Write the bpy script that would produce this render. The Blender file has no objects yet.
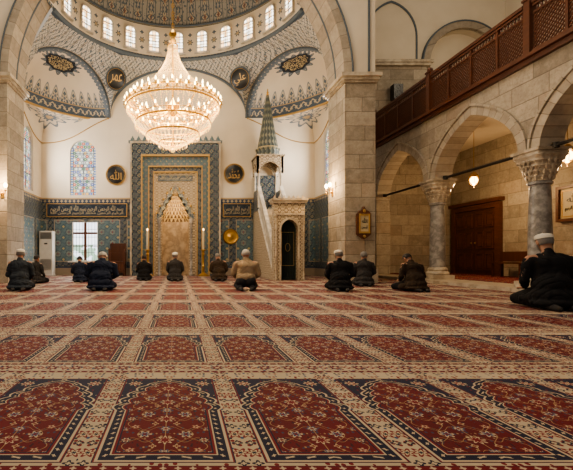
import bpy, bmesh, math, random
from mathutils import Vector, Matrix, noise
random.seed(7)
pi=math.pi; sin=math.sin; cos=math.cos
SC=bpy.context.scene; COL=SC.collection

# ---------------------------------------------------------------- node DSL
class S:
    def __init__(s,T,k): s.T=T; s.k=k
    def _m(s,op,*a):
        n=s.T.nt.nodes.new('ShaderNodeMath'); n.operation=op
        for i,q in enumerate((s,)+a):
            if isinstance(q,S): s.T.nt.links.new(q.k,n.inputs[i])
            else: n.inputs[i].default_value=float(q)
        return S(s.T,n.outputs[0])
    def __add__(s,o): return s._m('ADD',o)
    __radd__=__add__
    def __sub__(s,o): return s._m('SUBTRACT',o)
    def __rsub__(s,o): return (s*-1.0)+o
    def __mul__(s,o): return s._m('MULTIPLY',o)
    __rmul__=__mul__
    def __truediv__(s,o): return s._m('DIVIDE',o)
    def __gt__(s,o): return s._m('GREATER_THAN',o)
    def __lt__(s,o): return s._m('LESS_THAN',o)
    def abs(s): return s._m('ABSOLUTE')
    def sin(s): return s._m('SINE')
    def cos(s): return s._m('COSINE')
    def fl(s): return s._m('FLOOR')
    def fr(s): return s._m('FRACT')
    def sqrt(s): return s._m('SQRT')
    def pw(s,o): return s._m('POWER',o)
    def mn(s,o): return s._m('MINIMUM',o)
    def mx(s,o): return s._m('MAXIMUM',o)
    def at2(s,o): return s._m('ARCTAN2',o)
    def clamp(s): return s.mx(0.0).mn(1.0)
    def rep(s,p): return ((s/p+0.5).fr()-0.5)*p
class Tree:
    def __init__(s,nt):
        s.nt=nt
        n=nt.nodes.new('ShaderNodeTexCoord'); s.tc=n
        a=nt.nodes.new('ShaderNodeSeparateXYZ'); nt.links.new(n.outputs['Object'],a.inputs[0])
        s.x,s.y,s.z=[S(s,a.outputs[i]) for i in range(3)]
        b=nt.nodes.new('ShaderNodeSeparateXYZ'); nt.links.new(n.outputs['UV'],b.inputs[0])
        s.u,s.v=S(s,b.outputs[0]),S(s,b.outputs[1])
        g=nt.nodes.new('ShaderNodeNewGeometry')
        c=nt.nodes.new('ShaderNodeSeparateXYZ'); nt.links.new(g.outputs['True Normal'],c.inputs[0])
        s.nx,s.ny,s.nz=[S(s,c.outputs[i]) for i in range(3)]
    def vec(s,x,y,z=0.0):
        n=s.nt.nodes.new('ShaderNodeCombineXYZ')
        for i,q in enumerate((x,y,z)):
            if isinstance(q,S): s.nt.links.new(q.k,n.inputs[i])
            else: n.inputs[i].default_value=q
        return n.outputs[0]
    def noise(s,scale,detail=3,vec=None,rough=.5):
        n=s.nt.nodes.new('ShaderNodeTexNoise'); n.inputs['Scale'].default_value=scale; n.inputs['Detail'].default_value=detail
        n.inputs['Roughness'].default_value=rough
        s.nt.links.new(vec if vec is not None else s.tc.outputs['Object'],n.inputs['Vector'])
        return S(s,n.outputs['Fac'])
    def vor(s,scale,vec=None,rnd=1.0):
        n=s.nt.nodes.new('ShaderNodeTexVoronoi'); n.inputs['Scale'].default_value=scale; n.inputs['Randomness'].default_value=rnd
        s.nt.links.new(vec if vec is not None else s.tc.outputs['Object'],n.inputs['Vector'])
        q=s.nt.nodes.new('ShaderNodeSeparateColor'); s.nt.links.new(n.outputs['Color'],q.inputs[0])
        return S(s,n.outputs['Distance']),S(s,q.outputs[0])
    def wn(s,a,b=0.0,c=0.0):
        n=s.nt.nodes.new('ShaderNodeTexWhiteNoise'); n.noise_dimensions='3D'
        s.nt.links.new(s.vec(a,b,c),n.inputs['Vector']); return S(s,n.outputs['Value'])
    def mix(s,f,a,b):
        n=s.nt.nodes.new('ShaderNodeMix'); n.data_type='RGBA'
        if isinstance(f,S): s.nt.links.new(f.k,n.inputs[0])
        else: n.inputs[0].default_value=f
        for i,q in ((6,a),(7,b)):
            if isinstance(q,tuple): n.inputs[i].default_value=(*q[:3],1)
            else: s.nt.links.new(q,n.inputs[i])
        return n.outputs[2]
    def rose(s,du,dv,R,n=6,k=.25):
        r=(du*du+dv*dv).sqrt(); th=dv.at2(du)
        return r/((th*float(n)).cos()*(R*k)+R*(1-k))
def mat(name,fn=None,color=(.8,.8,.8),rough=.6,metal=0.0,emis=None,es=0.0,bump=0.0,bs=0.0,spec=.5,sheen=0):
    m=bpy.data.materials.new(name); m.use_nodes=True; nt=m.node_tree; nt.nodes.clear()
    o=nt.nodes.new('ShaderNodeOutputMaterial'); b=nt.nodes.new('ShaderNodeBsdfPrincipled'); nt.links.new(b.outputs[0],o.inputs[0])
    T=Tree(nt); r=fn(T) if fn else {}
    if fn is None:
        f=T.noise(6 if bs==0 else bs,3)
        r['color']=T.mix(f,tuple(c*.82 for c in color),tuple(min(1,c*1.12) for c in color))
        if bump: r['h']=T.noise(bs or 20,4); r['bump']=bump
    c=r.get('color',color)
    if isinstance(c,tuple): b.inputs['Base Color'].default_value=(*c,1)
    else: nt.links.new(c,b.inputs['Base Color'])
    q=r.get('rough',rough)
    if isinstance(q,S): nt.links.new(q.k,b.inputs['Roughness'])
    else: b.inputs['Roughness'].default_value=q
    b.inputs['Metallic'].default_value=metal
    b.inputs['Specular IOR Level'].default_value=spec
    if sheen: b.inputs['Sheen Weight'].default_value=sheen
    e=r.get('emis',emis)
    if e is not None:
        if isinstance(e,tuple): b.inputs['Emission Color'].default_value=(*e,1)
        else: nt.links.new(e,b.inputs['Emission Color'])
        b.inputs['Emission Strength'].default_value=r.get('es',es)
    if 'h' in r:
        n=nt.nodes.new('ShaderNodeBump'); n.inputs['Strength'].default_value=r.get('bump',.3); n.inputs['Distance'].default_value=r.get('bd',.01)
        nt.links.new(r['h'].k,n.inputs['Height']); nt.links.new(n.outputs[0],b.inputs['Normal'])
    return m

# ---------------------------------------------------------------- mesh builder
class MB:
    def __init__(s): s.v=[];s.f=[];s.m=[];s.uv=[]
    def add(s,vs,fs,m=0,uvs=None):
        o=len(s.v); s.v+= [tuple(q) for q in vs]
        for i,f in enumerate(fs):
            s.f.append([a+o for a in f]); s.m.append(m); s.uv.append(uvs[i] if uvs else None)
    def box(s,c,d,m=0,rz=0,rot=None):
        x,y,z=[q/2 for q in d]; vs=[Vector((a*x,b*y,e*z)) for e in(-1,1) for b in(-1,1) for a in(-1,1)]
        R=rot if rot is not None else Matrix.Rotation(rz,3,'Z')
        vs=[R@q+Vector(c) for q in vs]
        s.add(vs,[(0,2,3,1),(4,5,7,6),(0,1,5,4),(2,6,7,3),(0,4,6,2),(1,3,7,5)],m)
    def prism(s,pts,ax,d0,d1,m=0):
        n=len(pts)
        def P(a,b,d): return {'xz':(a,d,b),'yz':(d,a,b),'xy':(a,b,d)}[ax]
        vs=[P(a,b,d0) for a,b in pts]+[P(a,b,d1) for a,b in pts]
        s.add(vs,[list(range(n))[::-1],list(range(n,2*n))]+[(i,(i+1)%n,n+(i+1)%n,n+i) for i in range(n)],m)
    def strip(s,A,B,ax,d0,d1,m=0,closed=False):
        n=len(A)
        def P(a,b,d): return {'xz':(a,d,b),'yz':(d,a,b),'xy':(a,b,d)}[ax]
        vs=[P(*a,d0) for a in A]+[P(*b,d0) for b in B]+[P(*a,d1) for a in A]+[P(*b,d1) for b in B]
        fs=[]
        for i in range(n if closed else n-1):
            j=(i+1)%n
            fs+=[(i,j,n+j,n+i),(2*n+i,3*n+i,3*n+j,2*n+j),(i,2*n+i,2*n+j,j),(n+i,n+j,3*n+j,3*n+i)]
        if not closed: fs+=[(0,n,3*n,2*n),(n-1,3*n-1,4*n-1,2*n-1)]
        s.add(vs,fs,m)
    def lathe(s,pr,c=(0,0,0),n=24,m=0,a0=0,a1=2*pi,fn=None):
        full=abs(a1-a0-2*pi)<1e-6; k=n if full else n+1
        vs=[];fs=[]
        for r,z in pr:
            for i in range(k):
                a=a0+(a1-a0)*i/n; rr=r if fn is None else fn(r,z,a)
                vs.append((c[0]+rr*cos(a),c[1]+rr*sin(a),c[2]+z))
        for j in range(len(pr)-1):
            for i in range(n):
                i2=(i+1)%k; fs.append((j*k+i,j*k+i2,(j+1)*k+i2,(j+1)*k+i))
        if full:
            fs.append(list(range(k))[::-1]); fs.append([(len(pr)-1)*k+i for i in range(k)])
        s.add(vs,fs,m)
    def tube(s,path,r,n=8,m=0,closed=False):
        P=[Vector(p) for p in path]; N=len(P); vs=[];fs=[]; up=None
        rs=r if isinstance(r,(list,tuple)) else [r]*N
        for i,p in enumerate(P):
            if closed: t=P[(i+1)%N]-P[i-1]
            else: t=P[min(i+1,N-1)]-P[max(i-1,0)]
            if t.length<1e-9: t=Vector((0,0,1))
            t.normalize()
            if up is None:
                up=Vector((0,0,1)) if abs(t.z)<.9 else Vector((1,0,0))
            a=(up-t*up.dot(t)).normalized(); up=a; b=t.cross(a)
            for k in range(n):
                q=2*pi*k/n; vs.append(p+(a*cos(q)+b*sin(q))*rs[i])
        for i in range(N if closed else N-1):
            j=(i+1)%N
            for k in range(n): fs.append((i*n+k,i*n+(k+1)%n,j*n+(k+1)%n,j*n+k))
        if not closed: fs+= [list(range(n))[::-1],[(N-1)*n+k for k in range(n)]]
        s.add(vs,fs,m)
    def sph(s,c,r,nu=12,nv=8,m=0,R=None):
        if not hasattr(r,'__len__'): r=(r,r,r)
        c=Vector(c); vs=[];fs=[]
        def T(v): v=Vector(v); v=(R@v) if R is not None else v; return v+c
        vs.append(T((0,0,-r[2])))
        for j in range(1,nv):
            e=-pi/2+pi*j/nv
            for i in range(nu):
                a=2*pi*i/nu; vs.append(T((r[0]*cos(e)*cos(a),r[1]*cos(e)*sin(a),r[2]*sin(e))))
        vs.append(T((0,0,r[2])))
        for i in range(nu): fs.append((0,1+(i+1)%nu,1+i))
        for j in range(nv-2):
            for i in range(nu): fs.append((1+j*nu+i,1+j*nu+(i+1)%nu,1+(j+1)*nu+(i+1)%nu,1+(j+1)*nu+i))
        L=len(vs)-1
        for i in range(nu): fs.append((1+(nv-2)*nu+i,1+(nv-2)*nu+(i+1)%nu,L))
        s.add(vs,fs,m)
    def cap(s,p0,r0,p1,r1,n=12,m=0):
        p0=Vector(p0);p1=Vector(p1); s.sph(p0,r0,n,8,m); s.sph(p1,r1,n,8,m); s.tube([p0,p1],[r0,r1],n,m)
    def grid(s,fn,nu,nv,m=0):
        vs=[fn(i/nu,j/nv) for j in range(nv+1) for i in range(nu+1)]
        fs=[];uv=[]; k=nu+1
        for j in range(nv):
            for i in range(nu):
                fs.append((j*k+i,j*k+i+1,(j+1)*k+i+1,(j+1)*k+i))
                uv.append([(i/nu,j/nv),((i+1)/nu,j/nv),((i+1)/nu,(j+1)/nv),(i/nu,(j+1)/nv)])
        s.add(vs,fs,m,uv)
    def mesh(s,name,smooth=40,recalc=True):
        me=bpy.data.meshes.new(name); me.from_pydata(s.v,[],s.f)
        me.polygons.foreach_set('material_index',s.m)
        if any(u for u in s.uv):
            L=me.uv_layers.new(name='UVMap')
            for p in me.polygons:
                u=s.uv[p.index]
                if u:
                    for k,li in enumerate(p.loop_indices): L.data[li].uv=u[k]
        if recalc:
            bm=bmesh.new(); bm.from_mesh(me); bmesh.ops.recalc_face_normals(bm,faces=bm.faces); bm.to_mesh(me); bm.free()
        me.update()
        if smooth:
            me.polygons.foreach_set('use_smooth',[True]*len(me.polygons))
            me.set_sharp_from_angle(angle=math.radians(smooth))
        return me
    def build(s,name,mats,parent=None,loc=None,smooth=40,recalc=True,**k):
        me=s.mesh(name,smooth,recalc)
        for q in (mats if isinstance(mats,(list,tuple)) else [mats]): me.materials.append(q)
        return mk(name,me,parent,loc,**k)
def mk(name,data,parent=None,loc=None,rz=0,label=None,cat=None,kind=None,group=None):
    o=bpy.data.objects.new(name,data); COL.objects.link(o)
    if parent is not None: o.parent=parent
    if loc is not None: o.location=loc
    if rz: o.rotation_euler=(0,0,rz)
    if label: o['label']=label
    if cat: o['category']=cat
    if kind: o['kind']=kind
    if group: o['group']=group
    return o
def empty(name,loc,rz=0,**k):
    o=mk(name,None,None,loc,rz,**k); o.empty_display_size=.1; return o
def cut(o,mb):
    me=mb.mesh('tmpcut',0); c=bpy.data.objects.new('tmpcut',me); COL.objects.link(c)
    md=o.modifiers.new('b','BOOLEAN'); md.operation='DIFFERENCE'; md.object=c; md.solver='EXACT'
    dg=bpy.context.evaluated_depsgraph_get(); dg.update()
    ne=bpy.data.meshes.new_from_object(o.evaluated_get(dg)); o.modifiers.clear(); o.data=ne
    bpy.data.objects.remove(c)

def archpts(cx,hw,z0,spring,rise,n=20,p=2.0,pt=0.0):
    P=[(cx-hw,z0)]
    for i in range(n+1):
        a=pi-pi*i/n
        if pt>0:
            R=hw*(1+pt); t=abs(cos(a)); x=hw*t*(1 if cos(a)>=0 else -1)
            ax=abs(x); zz=math.sqrt(max(0,R*R-(ax+R-hw)**2)); top=math.sqrt(R*R-(R-hw)**2)
            P.append((cx+x,spring+zz/top*rise))
        else:
            P.append((cx+hw*cos(a),spring+rise*sin(a)))
    P.append((cx+hw,z0)); return P

# ---------------------------------------------------------------- materials
def f_carpet(T):
    U=.60;V=1.3
    x=T.x+.05; u=x.rep(U); v=((T.y-1.14)/V).fr()*V; a=u.abs()
    red=(.165,.005,.012); dred=(.085,.003,.008); navy=(.006,.009,.036); crm=(.50,.41,.29); gold=(.28,.13,.05); blue=(.035,.075,.17)
    nz=T.noise(2.2,2)
    field=T.mix(nz,dred,red)
    d1,c1=T.vor(1.0,T.vec(a*50.0,v*36.0),.9)
    fol=(d1<.30); folc=T.mix(c1>.80,T.mix(c1>.34,(.03,.006,.02),(.03,.05,.11)),(.34,.24,.14))
    field=T.mix(fol*.9,field,folc)
    vn=((a-((v*31.4).sin()*.035+.075)).abs()<.0018)
    vn2=((a-((v*31.4+pi).sin()*.04+.12)).abs()<.0018)
    vn3=((v.rep(.10)-((a*62.0).sin())*.018).abs()<.0015)
    field=T.mix(vn.mx(vn2).mx(a<.0018).mx(vn3),field,(.34,.23,.12))
    for (cx,off,p,R,n,ca,cb) in ((0,.0,.20,.036,8,crm,(.20,.010,.018)),(0,.10,.20,.027,6,blue,crm),(.082,.05,.20,.030,6,crm,blue),(.150,.0,.20,.026,6,navy,crm),(.125,.12,.20,.021,5,(.28,.09,.06),crm),(.045,.15,.20,.015,4,crm,gold),(.170,.10,.20,.014,5,crm,blue)):
        du=a-cx; dv=(v-off).rep(p); r=T.rose(du,dv,R,n)
        field=T.mix(r<1.0,field,ca); field=T.mix(r<.70,field,cb); field=T.mix(r<.38,field,red if cb!=red else crm)
    g=T.mix(T.noise(3,2),(.40,.32,.22),(.54,.45,.33))
    d2,c2=T.vor(1.0,T.vec(a*40.0,v*34.0),.6)
    g=T.mix((d2<.34),g,T.mix(c2>.5,T.mix(c2>.28,blue,navy),(.18,.008,.015)))
    r=T.rose(a-.275,(v).rep(.15),.036,6); g=T.mix(r<1.0,g,(.18,.006,.014)); g=T.mix(r<.62,g,crm); g=T.mix(r<.3,g,navy)
    r=T.rose(a-.275,(v-.075).rep(.15),.022,4); g=T.mix(r<1.0,g,navy); g=T.mix(r<.5,g,crm)
    t=((v-.70)/.445).clamp()
    def ss(q): q=q.clamp(); return q*q*(3.0-q*2.0)
    prof=1.0-t.pw(1.6)*.74-ss((t-.78)/.22)*.26
    sc=((t*(5*pi)).sin().abs())*(t>.001)*(t<.999)*.024
    w=prof*.226+sc
    d=(w-a).mn(v-.250).mn(1.145-v)
    sp=T.mix(T.noise(4,2),(.005,.008,.032),(.010,.016,.056))
    sp=T.mix((d2<.24),sp,T.mix(c2>.5,(.20,.010,.02),(.40,.32,.21)))
    r=T.rose(a-.185,(v-1.085),.040,8); sp=T.mix(r<1.0,sp,crm); sp=T.mix(r<.7,sp,(.18,.008,.015)); sp=T.mix(r<.35,sp,crm)
    dr=(.250-a).mn(v-.228).mn(1.175-v)
    c=T.mix(dr>0.0,g,navy); c=T.mix(dr>.004,c,(.18,.006,.014)); c=T.mix(dr>.009,c,sp)
    c=T.mix(d>-.015,c,crm)
    c=T.mix(d>-.004,c,navy)
    dots=T.rose(a*0.0+d-.017,(v+a*.6).rep(.045),.010,4)
    c=T.mix((dots<1.0)*(d>.004),c,crm)
    c=T.mix(d>.032,c,crm)
    c=T.mix(d>.038,c,(.18,.006,.014)); c=T.mix(d>.047,c,navy)
    c=T.mix(d>.053,c,field)
    b=T.mix(T.noise(4,2),(.40,.32,.22),(.54,.45,.33))
    uu=x.rep(.15)
    b=T.mix(((v-.105-((x*41.9).sin())*.034).abs()<.005),b,(.18,.01,.018))
    d3,c3=T.vor(1.0,T.vec(x*40.0,v*36.0),.7); b=T.mix((d3<.34),b,T.mix(c3>.5,(.18,.008,.015),blue))
    r=T.rose(uu,v-.105,.050,8); b=T.mix(r<1.0,b,navy); b=T.mix(r<.72,b,(.18,.006,.014)); b=T.mix(r<.35,b,crm)
    r=T.rose((x+.075).rep(.15),v-.105,.030,4); b=T.mix(r<1.0,b,(.18,.006,.014)); b=T.mix(r<.5,b,crm)
    e=(v-.105).abs()
    c=T.mix(e<.104,c,navy)
    dd=T.rose((x).rep(.05),e-.088,.012,4)
    c=T.mix((e<.101)*(e>.076),c,(.15,.005,.012)); c=T.mix((dd<1.0)*(e<.101),c,crm)
    c=T.mix(e<.076,c,navy); c=T.mix(e<.070,c,b)
    h=T.noise(260,2)
    return dict(color=c,rough=.72,h=h,bump=.5,bd=.004)
M_carpet=mat('carpet_pile',f_carpet,spec=.22,sheen=.0)
def f_carpet2(T):
    u=T.x.rep(.3);v=T.y.rep(.3)
    c=T.mix(T.noise(3,3),(.10,.005,.010),(.16,.008,.014)); r=T.rose(u,v,.1,8)
    c=T.mix(r<1.0,c,(.4,.3,.19)); c=T.mix(r<.7,c,(.03,.03,.06)); c=T.mix(r<.35,c,(.3,.08,.04))
    d,k=T.vor(14.0); c=T.mix((d<.25),c,T.mix(k>.5,(.4,.28,.16),(.03,.04,.08)))
    return dict(color=c,rough=.95,h=T.noise(200,2),bump=.4,bd=.004)
M_carpet2=mat('aisle_carpet_pile',f_carpet2,spec=.15)
def stonecol(T,bh=.39,bw=.86,lo=(.225,.190,.145),hi=(.51,.445,.355),mort=(.16,.13,.10)):
    sel=(T.nx.abs()>T.ny.abs()); h=T.y*sel+T.x*(1.0-sel)
    zz=T.z+(T.noise(1.4,2)-.5)*.03
    row=(zz/bh).fl(); hh=(h+(T.noise(1.7,2)-.5)*.04)/bw+(row*.5).fr()+T.wn(row)*.4; col=hh.fl()
    rnd=T.wn(col,row,sel)
    n=T.noise(4,6,rough=.78)
    c=T.mix((rnd*.55+n*1.5-.52).clamp(),lo,hi)
    c=T.mix((T.wn(row,col,4.0)>.84)*.4,c,(.38,.28,.20))
    n2=T.noise(15,6,rough=.78); c=T.mix(((n2-.49)*3.6).clamp()*.7,c,(.17,.14,.105))
    n3=T.noise(.8,3); c=T.mix(((n3-.42)*2.2).clamp()*.45,c,(.26,.235,.195))
    n4=T.noise(3.1,5,rough=.7); c=T.mix(((n4-.53)*4.5).clamp()*.5,c,(.58,.52,.43))
    e=(hh.fr().mn(1.0-hh.fr())*bw).mn((zz/bh).fr().mn(1.0-(zz/bh).fr())*bh)
    m=(e<.007); c=T.mix(m*.8,c,mort)
    return c,(e*50.0).clamp()*.7+n2*.6
def f_stone(T):
    c,h=stonecol(T); return dict(color=c,rough=.78,h=h,bump=.7,bd=.016)
M_stone=mat('limestone_blocks',f_stone)
def plastercol(T):
    return T.mix(T.noise(1.3,4),(.56,.48,.37),(.72,.64,.52))
def f_plaster(T): return dict(color=plastercol(T),rough=.8,h=T.noise(30,3),bump=.08)
M_plaster=mat('cream_plaster',f_plaster)
def f_soffit(T):
    c=plastercol(T); du=(T.u-.5)*2.6; dv=(T.v-.45)*1.0
    r=T.rose(du,dv,.40,12,.18); c=T.mix(r<1.0,c,(.16,.19,.23)); c=T.mix(r<.8,c,(.54,.47,.37)); c=T.mix(r<.45,c,(.14,.17,.21)); c=T.mix(r<.2,c,(.45,.33,.18))
    r=T.rose(du.abs()-.62,dv,.22,6,.3); c=T.mix(r<1.0,c,(.20,.23,.27)); c=T.mix(r<.5,c,(.5,.42,.3))
    return dict(color=c,rough=.8)
M_soffit=mat('painted_squinch_plaster',f_soffit)
def f_stone_plaster(T):
    c,h=stonecol(T); f=(T.z>4.78); return dict(color=T.mix(f,c,plastercol(T)),rough=.75,h=h*(1.0-f),bump=.4,bd=.012)
M_stone_plaster=mat('stone_below_plaster_above',f_stone_plaster)
def tilecol(T,h,z,p=.42,dark=0):
    a=h.rep(p); b=z.rep(p); r=T.rose(a,b,p*.36,8); q=T.rose((h+p/2).rep(p),(z+p/2).rep(p),p*.26,4)
    c=T.mix(T.noise(2,2),(.085,.14,.17),(.15,.22,.24)) if not dark else T.mix(T.noise(2,2),(.010,.028,.056),(.020,.048,.085))
    li=(.38,.38,.31); na=(.008,.024,.062) if not dark else (.30,.30,.25); 
    c=T.mix(r<1.0,c,na); c=T.mix(r<.74,c,li if not dark else (.012,.040,.075)); c=T.mix(r<.48,c,(.025,.11,.16)); c=T.mix(r<.22,c,(.34,.06,.03))
    c=T.mix(q<1.0,c,(.02,.08,.13) if not dark else (.34,.27,.14)); c=T.mix(q<.6,c,(.40,.33,.17) if not dark else (.025,.09,.13))
    s=((h+((z*(2*pi/p)).sin())*p*.18).rep(p/2).abs()<p*.018); c=T.mix(s*(r>1.0)*(q>1.0),c,na)
    g=(h.rep(p/2).abs()>p/4-.003).mx(z.rep(p/2).abs()>p/4-.003)
    return T.mix(g*.35,c,(.12,.12,.11))
def f_qibla(T):
    sel=(T.nx.abs()>T.ny.abs()); h=T.y*sel+T.x*(1.0-sel)
    c=plastercol(T); w=tilecol(T,h,T.z)
    w2=tilecol(T,h,T.z,.24,1)
    fr=(h.rep(1.40).abs()); zz=(T.z-1.35).abs()
    ed=(fr>.54).mx(zz>.78); w=T.mix(ed,w,(.36,.29,.21)); ed2=(fr>.57).mx(zz>.81); w=T.mix(ed2,w,w2)
    w=T.mix((T.z<.30),w,(.29,.24,.185))
    w=T.mix((T.z>.30)*(T.z<.36),w,(.03,.05,.10))
    w=T.mix((T.z>2.80),w,(.02,.045,.10)); w=T.mix((T.rose(h.rep(.16),T.z-2.87,.06,4)<1.0)*(T.z>2.80),w,(.42,.34,.20))
    lo=(T.z<2.94)
    c=T.mix((T.z>2.94)*(T.z<3.0),c,(.40,.29,.16))
    c=T.mix(lo,c,w)
    return dict(color=c,rough=(1.0-lo)*.5+.3)
M_qibla=mat('plaster_with_tile_wainscot',f_qibla)
def f_tile(T):
    sel=(T.nx.abs()>T.ny.abs()); h=T.y*sel+T.x*(1.0-sel)
    return dict(color=tilecol(T,h,T.z,.30,1),rough=.3)
M_tile=mat('floral_tile',f_tile)
def f_tile2(T):
    c=tilecol(T,T.x,T.z,.22); return dict(color=c,rough=.3)
M_tile2=mat('small_floral_tile',f_tile2)
def marble(name,a,b,rough=.3,sc=2.2):
    def f(T):
        n=T.noise(sc,6,rough=.6); v=((n-.5).abs()*9.0).clamp()
        return dict(color=T.mix(v,a,b),rough=rough,h=T.noise(40,3),bump=.05)
    return mat(name,f)
M_marble=marble('cream_marble',(.34,.28,.21),(.53,.46,.36))
M_marble_w=marble('white_marble',(.46,.42,.36),(.66,.61,.53))
M_niche=marble('warm_niche_marble',(.26,.185,.115),(.44,.33,.22))
M_grey=marble('grey_column_marble',(.18,.168,.158),(.36,.34,.315),.35,3)
def f_carved(T):
    sel=(T.nx.abs()>T.ny.abs()); h=T.y*sel+T.x*(1.0-sel)
    r=T.rose(h.rep(.20),T.z.rep(.20),.090,6); q=T.rose((h+.10).rep(.20),(T.z+.10).rep(.20),.05,4)
    k=(r<1.0)*(r>.55); k=k.mx(q<1.0).mx(r<.25); g=(h.rep(.20).abs()<.007).mx(T.z.rep(.20).abs()<.007)
    k=k.mx(g*(r>1.0))
    return dict(color=T.mix(k,(.25,.19,.125),(.58,.49,.36)),rough=.5,h=k,bump=.8,bd=.014)
M_carved=mat('carved_marble',f_carved)
def f_muq(T):
    tier=(T.v*8.0).fl(); f=(T.v*8.0).fr(); uu=(T.u*11.0+(tier*.5).fr()).rep(1.0).abs()
    k=(uu<(.40-f*.36)); 
    c=T.mix(T.noise(5,3),(.38,.29,.18),(.54,.43,.28)); c=T.mix(k,c,(.11,.065,.032)); c=T.mix((uu>.44),c,(.58,.46,.27)); c=T.mix((f>.88),c,(.48,.32,.12))
    return dict(color=c,rough=.5)
M_muq=mat('cream_gilt_muqarnas',f_muq)
def f_spire(T):
    th=T.y.at2(T.x); k=((th*16.0).sin()>.2); zz=T.z.rep(.25); dm=(th.rep(pi/8).abs()*.6+zz.abs()<.09)
    c=T.mix(k,(.040,.050,.046),(.085,.10,.09)); c=T.mix(dm,c,(.20,.19,.13)); c=T.mix((T.z-.31).abs()<.03,c,(.36,.28,.14)); return dict(color=c,rough=.5)
M_spire=mat('painted_spire',f_spire)
M_gold=mat('aged_gold',color=(.66,.42,.12),rough=.3,metal=.9)
M_goldpaint=mat('gold_paint',color=(.44,.28,.10),rough=.45,metal=.3)
M_brass=mat('brass',color=(.50,.31,.10),rough=.35,metal=.85)
M_black=mat('black_lacquer',color=(.012,.014,.016),rough=.35)
M_navy=mat('navy_enamel',color=(.012,.026,.05),rough=.4)
M_greyb=mat('grey_blue_paint',color=(.10,.125,.15),rough=.7)
M_iron=mat('dark_iron',color=(.04,.035,.03),rough=.5,metal=.4)
M_white=mat('white_plastic',color=(.64,.63,.60),rough=.4)
M_grille=mat('grey_grille',color=(.2,.2,.2),rough=.5)
def f_wood(T):
    n=T.noise(1.0,4,T.vec(T.x*14.0,T.y*14.0,T.z*1.4)); return dict(color=T.mix(n,(.038,.012,.006),(.13,.045,.021)),rough=.38,h=n,bump=.15)
M_wood=mat('dark_walnut',f_wood)
def f_wood2(T):
    n=T.noise(1.0,4,T.vec(T.x*6.0,T.y*3.0,T.z*16.0)); return dict(color=T.mix(n,(.060,.020,.010),(.165,.058,.026)),rough=.4,h=n,bump=.15)
M_wood2=mat('reddish_walnut',f_wood2)
def f_abl(T):
    th=(T.z-5.68).at2(T.x+.055); k=(th*(40/pi)); r=T.wn(k.fl())
    n=T.noise(6,5,rough=.7); c=T.mix((r*.5+n*1.1-.32).clamp(),(.24,.20,.155),(.52,.455,.365))
    j=k.fr().mn(1.0-k.fr()); c=T.mix((j<.025)*.7,c,(.17,.14,.11)); return dict(color=c,rough=.75,h=(j*20.0).clamp()+n*.3,bump=.4)
M_abl=mat('arch_voussoirs',f_abl)
AB=1.70;AD=3.21
def f_abl2(T):
    cy=((T.y-(AB+AD/2)).rep(AD)); th=(T.z-2.86).at2(cy); k=(th*(20/pi)); alt=((k*.5).fr()>.5)
    n=T.noise(7,5,rough=.7); c=T.mix(alt,T.mix(n,(.30,.255,.20),(.58,.51,.41)),T.mix(n,(.26,.215,.165),(.50,.435,.345)))
    j=k.fr().mn(1.0-k.fr()); c=T.mix((j<.03)*.8,c,(.17,.14,.11)); return dict(color=c,rough=.75,h=(j*20.0).clamp()+n*.3,bump=.4)
M_abl2=mat('arcade_voussoirs',f_abl2)
BL=(.05,.075,.11)
def f_dome(T):
    u=T.u*26.0; v=T.v; a=u.rep(1.0).abs()
    c=T.mix(T.noise(2,3),(.28,.28,.265),(.40,.38,.34))
    k=(a-(1.0-v)*.36).abs()<.024; c=T.mix(k,c,(.08,.11,.14))
    r=T.rose(u.rep(1.0),(v-.05).rep(.13)*4.0,.30,6); c=T.mix(r<1.0,c,(.09,.12,.155)); c=T.mix(r<.7,c,(.46,.40,.31)); c=T.mix(r<.35,c,(.20,.10,.08))
    d,_=T.vor(1.0,T.vec(u*7.0,v*44.0),.8); c=T.mix((d<.36),c,(.12,.15,.18))
    return dict(color=c,rough=.8)
M_dome=mat('painted_dome',f_dome)
def f_drum(T):
    u=T.u; v=T.v
    c=plastercol(T)
    c=T.mix(v<.085,c,BL); c=T.mix((T.rose(u.rep(1/110.),(v-.042)*.10,.0030,4)<1.0),c,(.5,.42,.28))
    a=(u-.5).rep(13.7/200.)
    m=T.rose(a.abs()-13.7/400.,(v-.5)*.10,.0090,6); c=T.mix(m<1.0,c,(.07,.10,.14)); c=T.mix(m<.6,c,(.44,.33,.19))
    m=T.rose(a.abs()-13.7/400.,(v-.5).abs()*.10-.022,.0060,4); c=T.mix(m<1.0,c,(.09,.12,.16))
    c=T.mix(v>.93,c,BL); c=T.mix((v>.95)*(v<.965),c,(.46,.35,.18))
    return dict(color=c,rough=.8)
M_drum=mat('painted_drum',f_drum)
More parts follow.
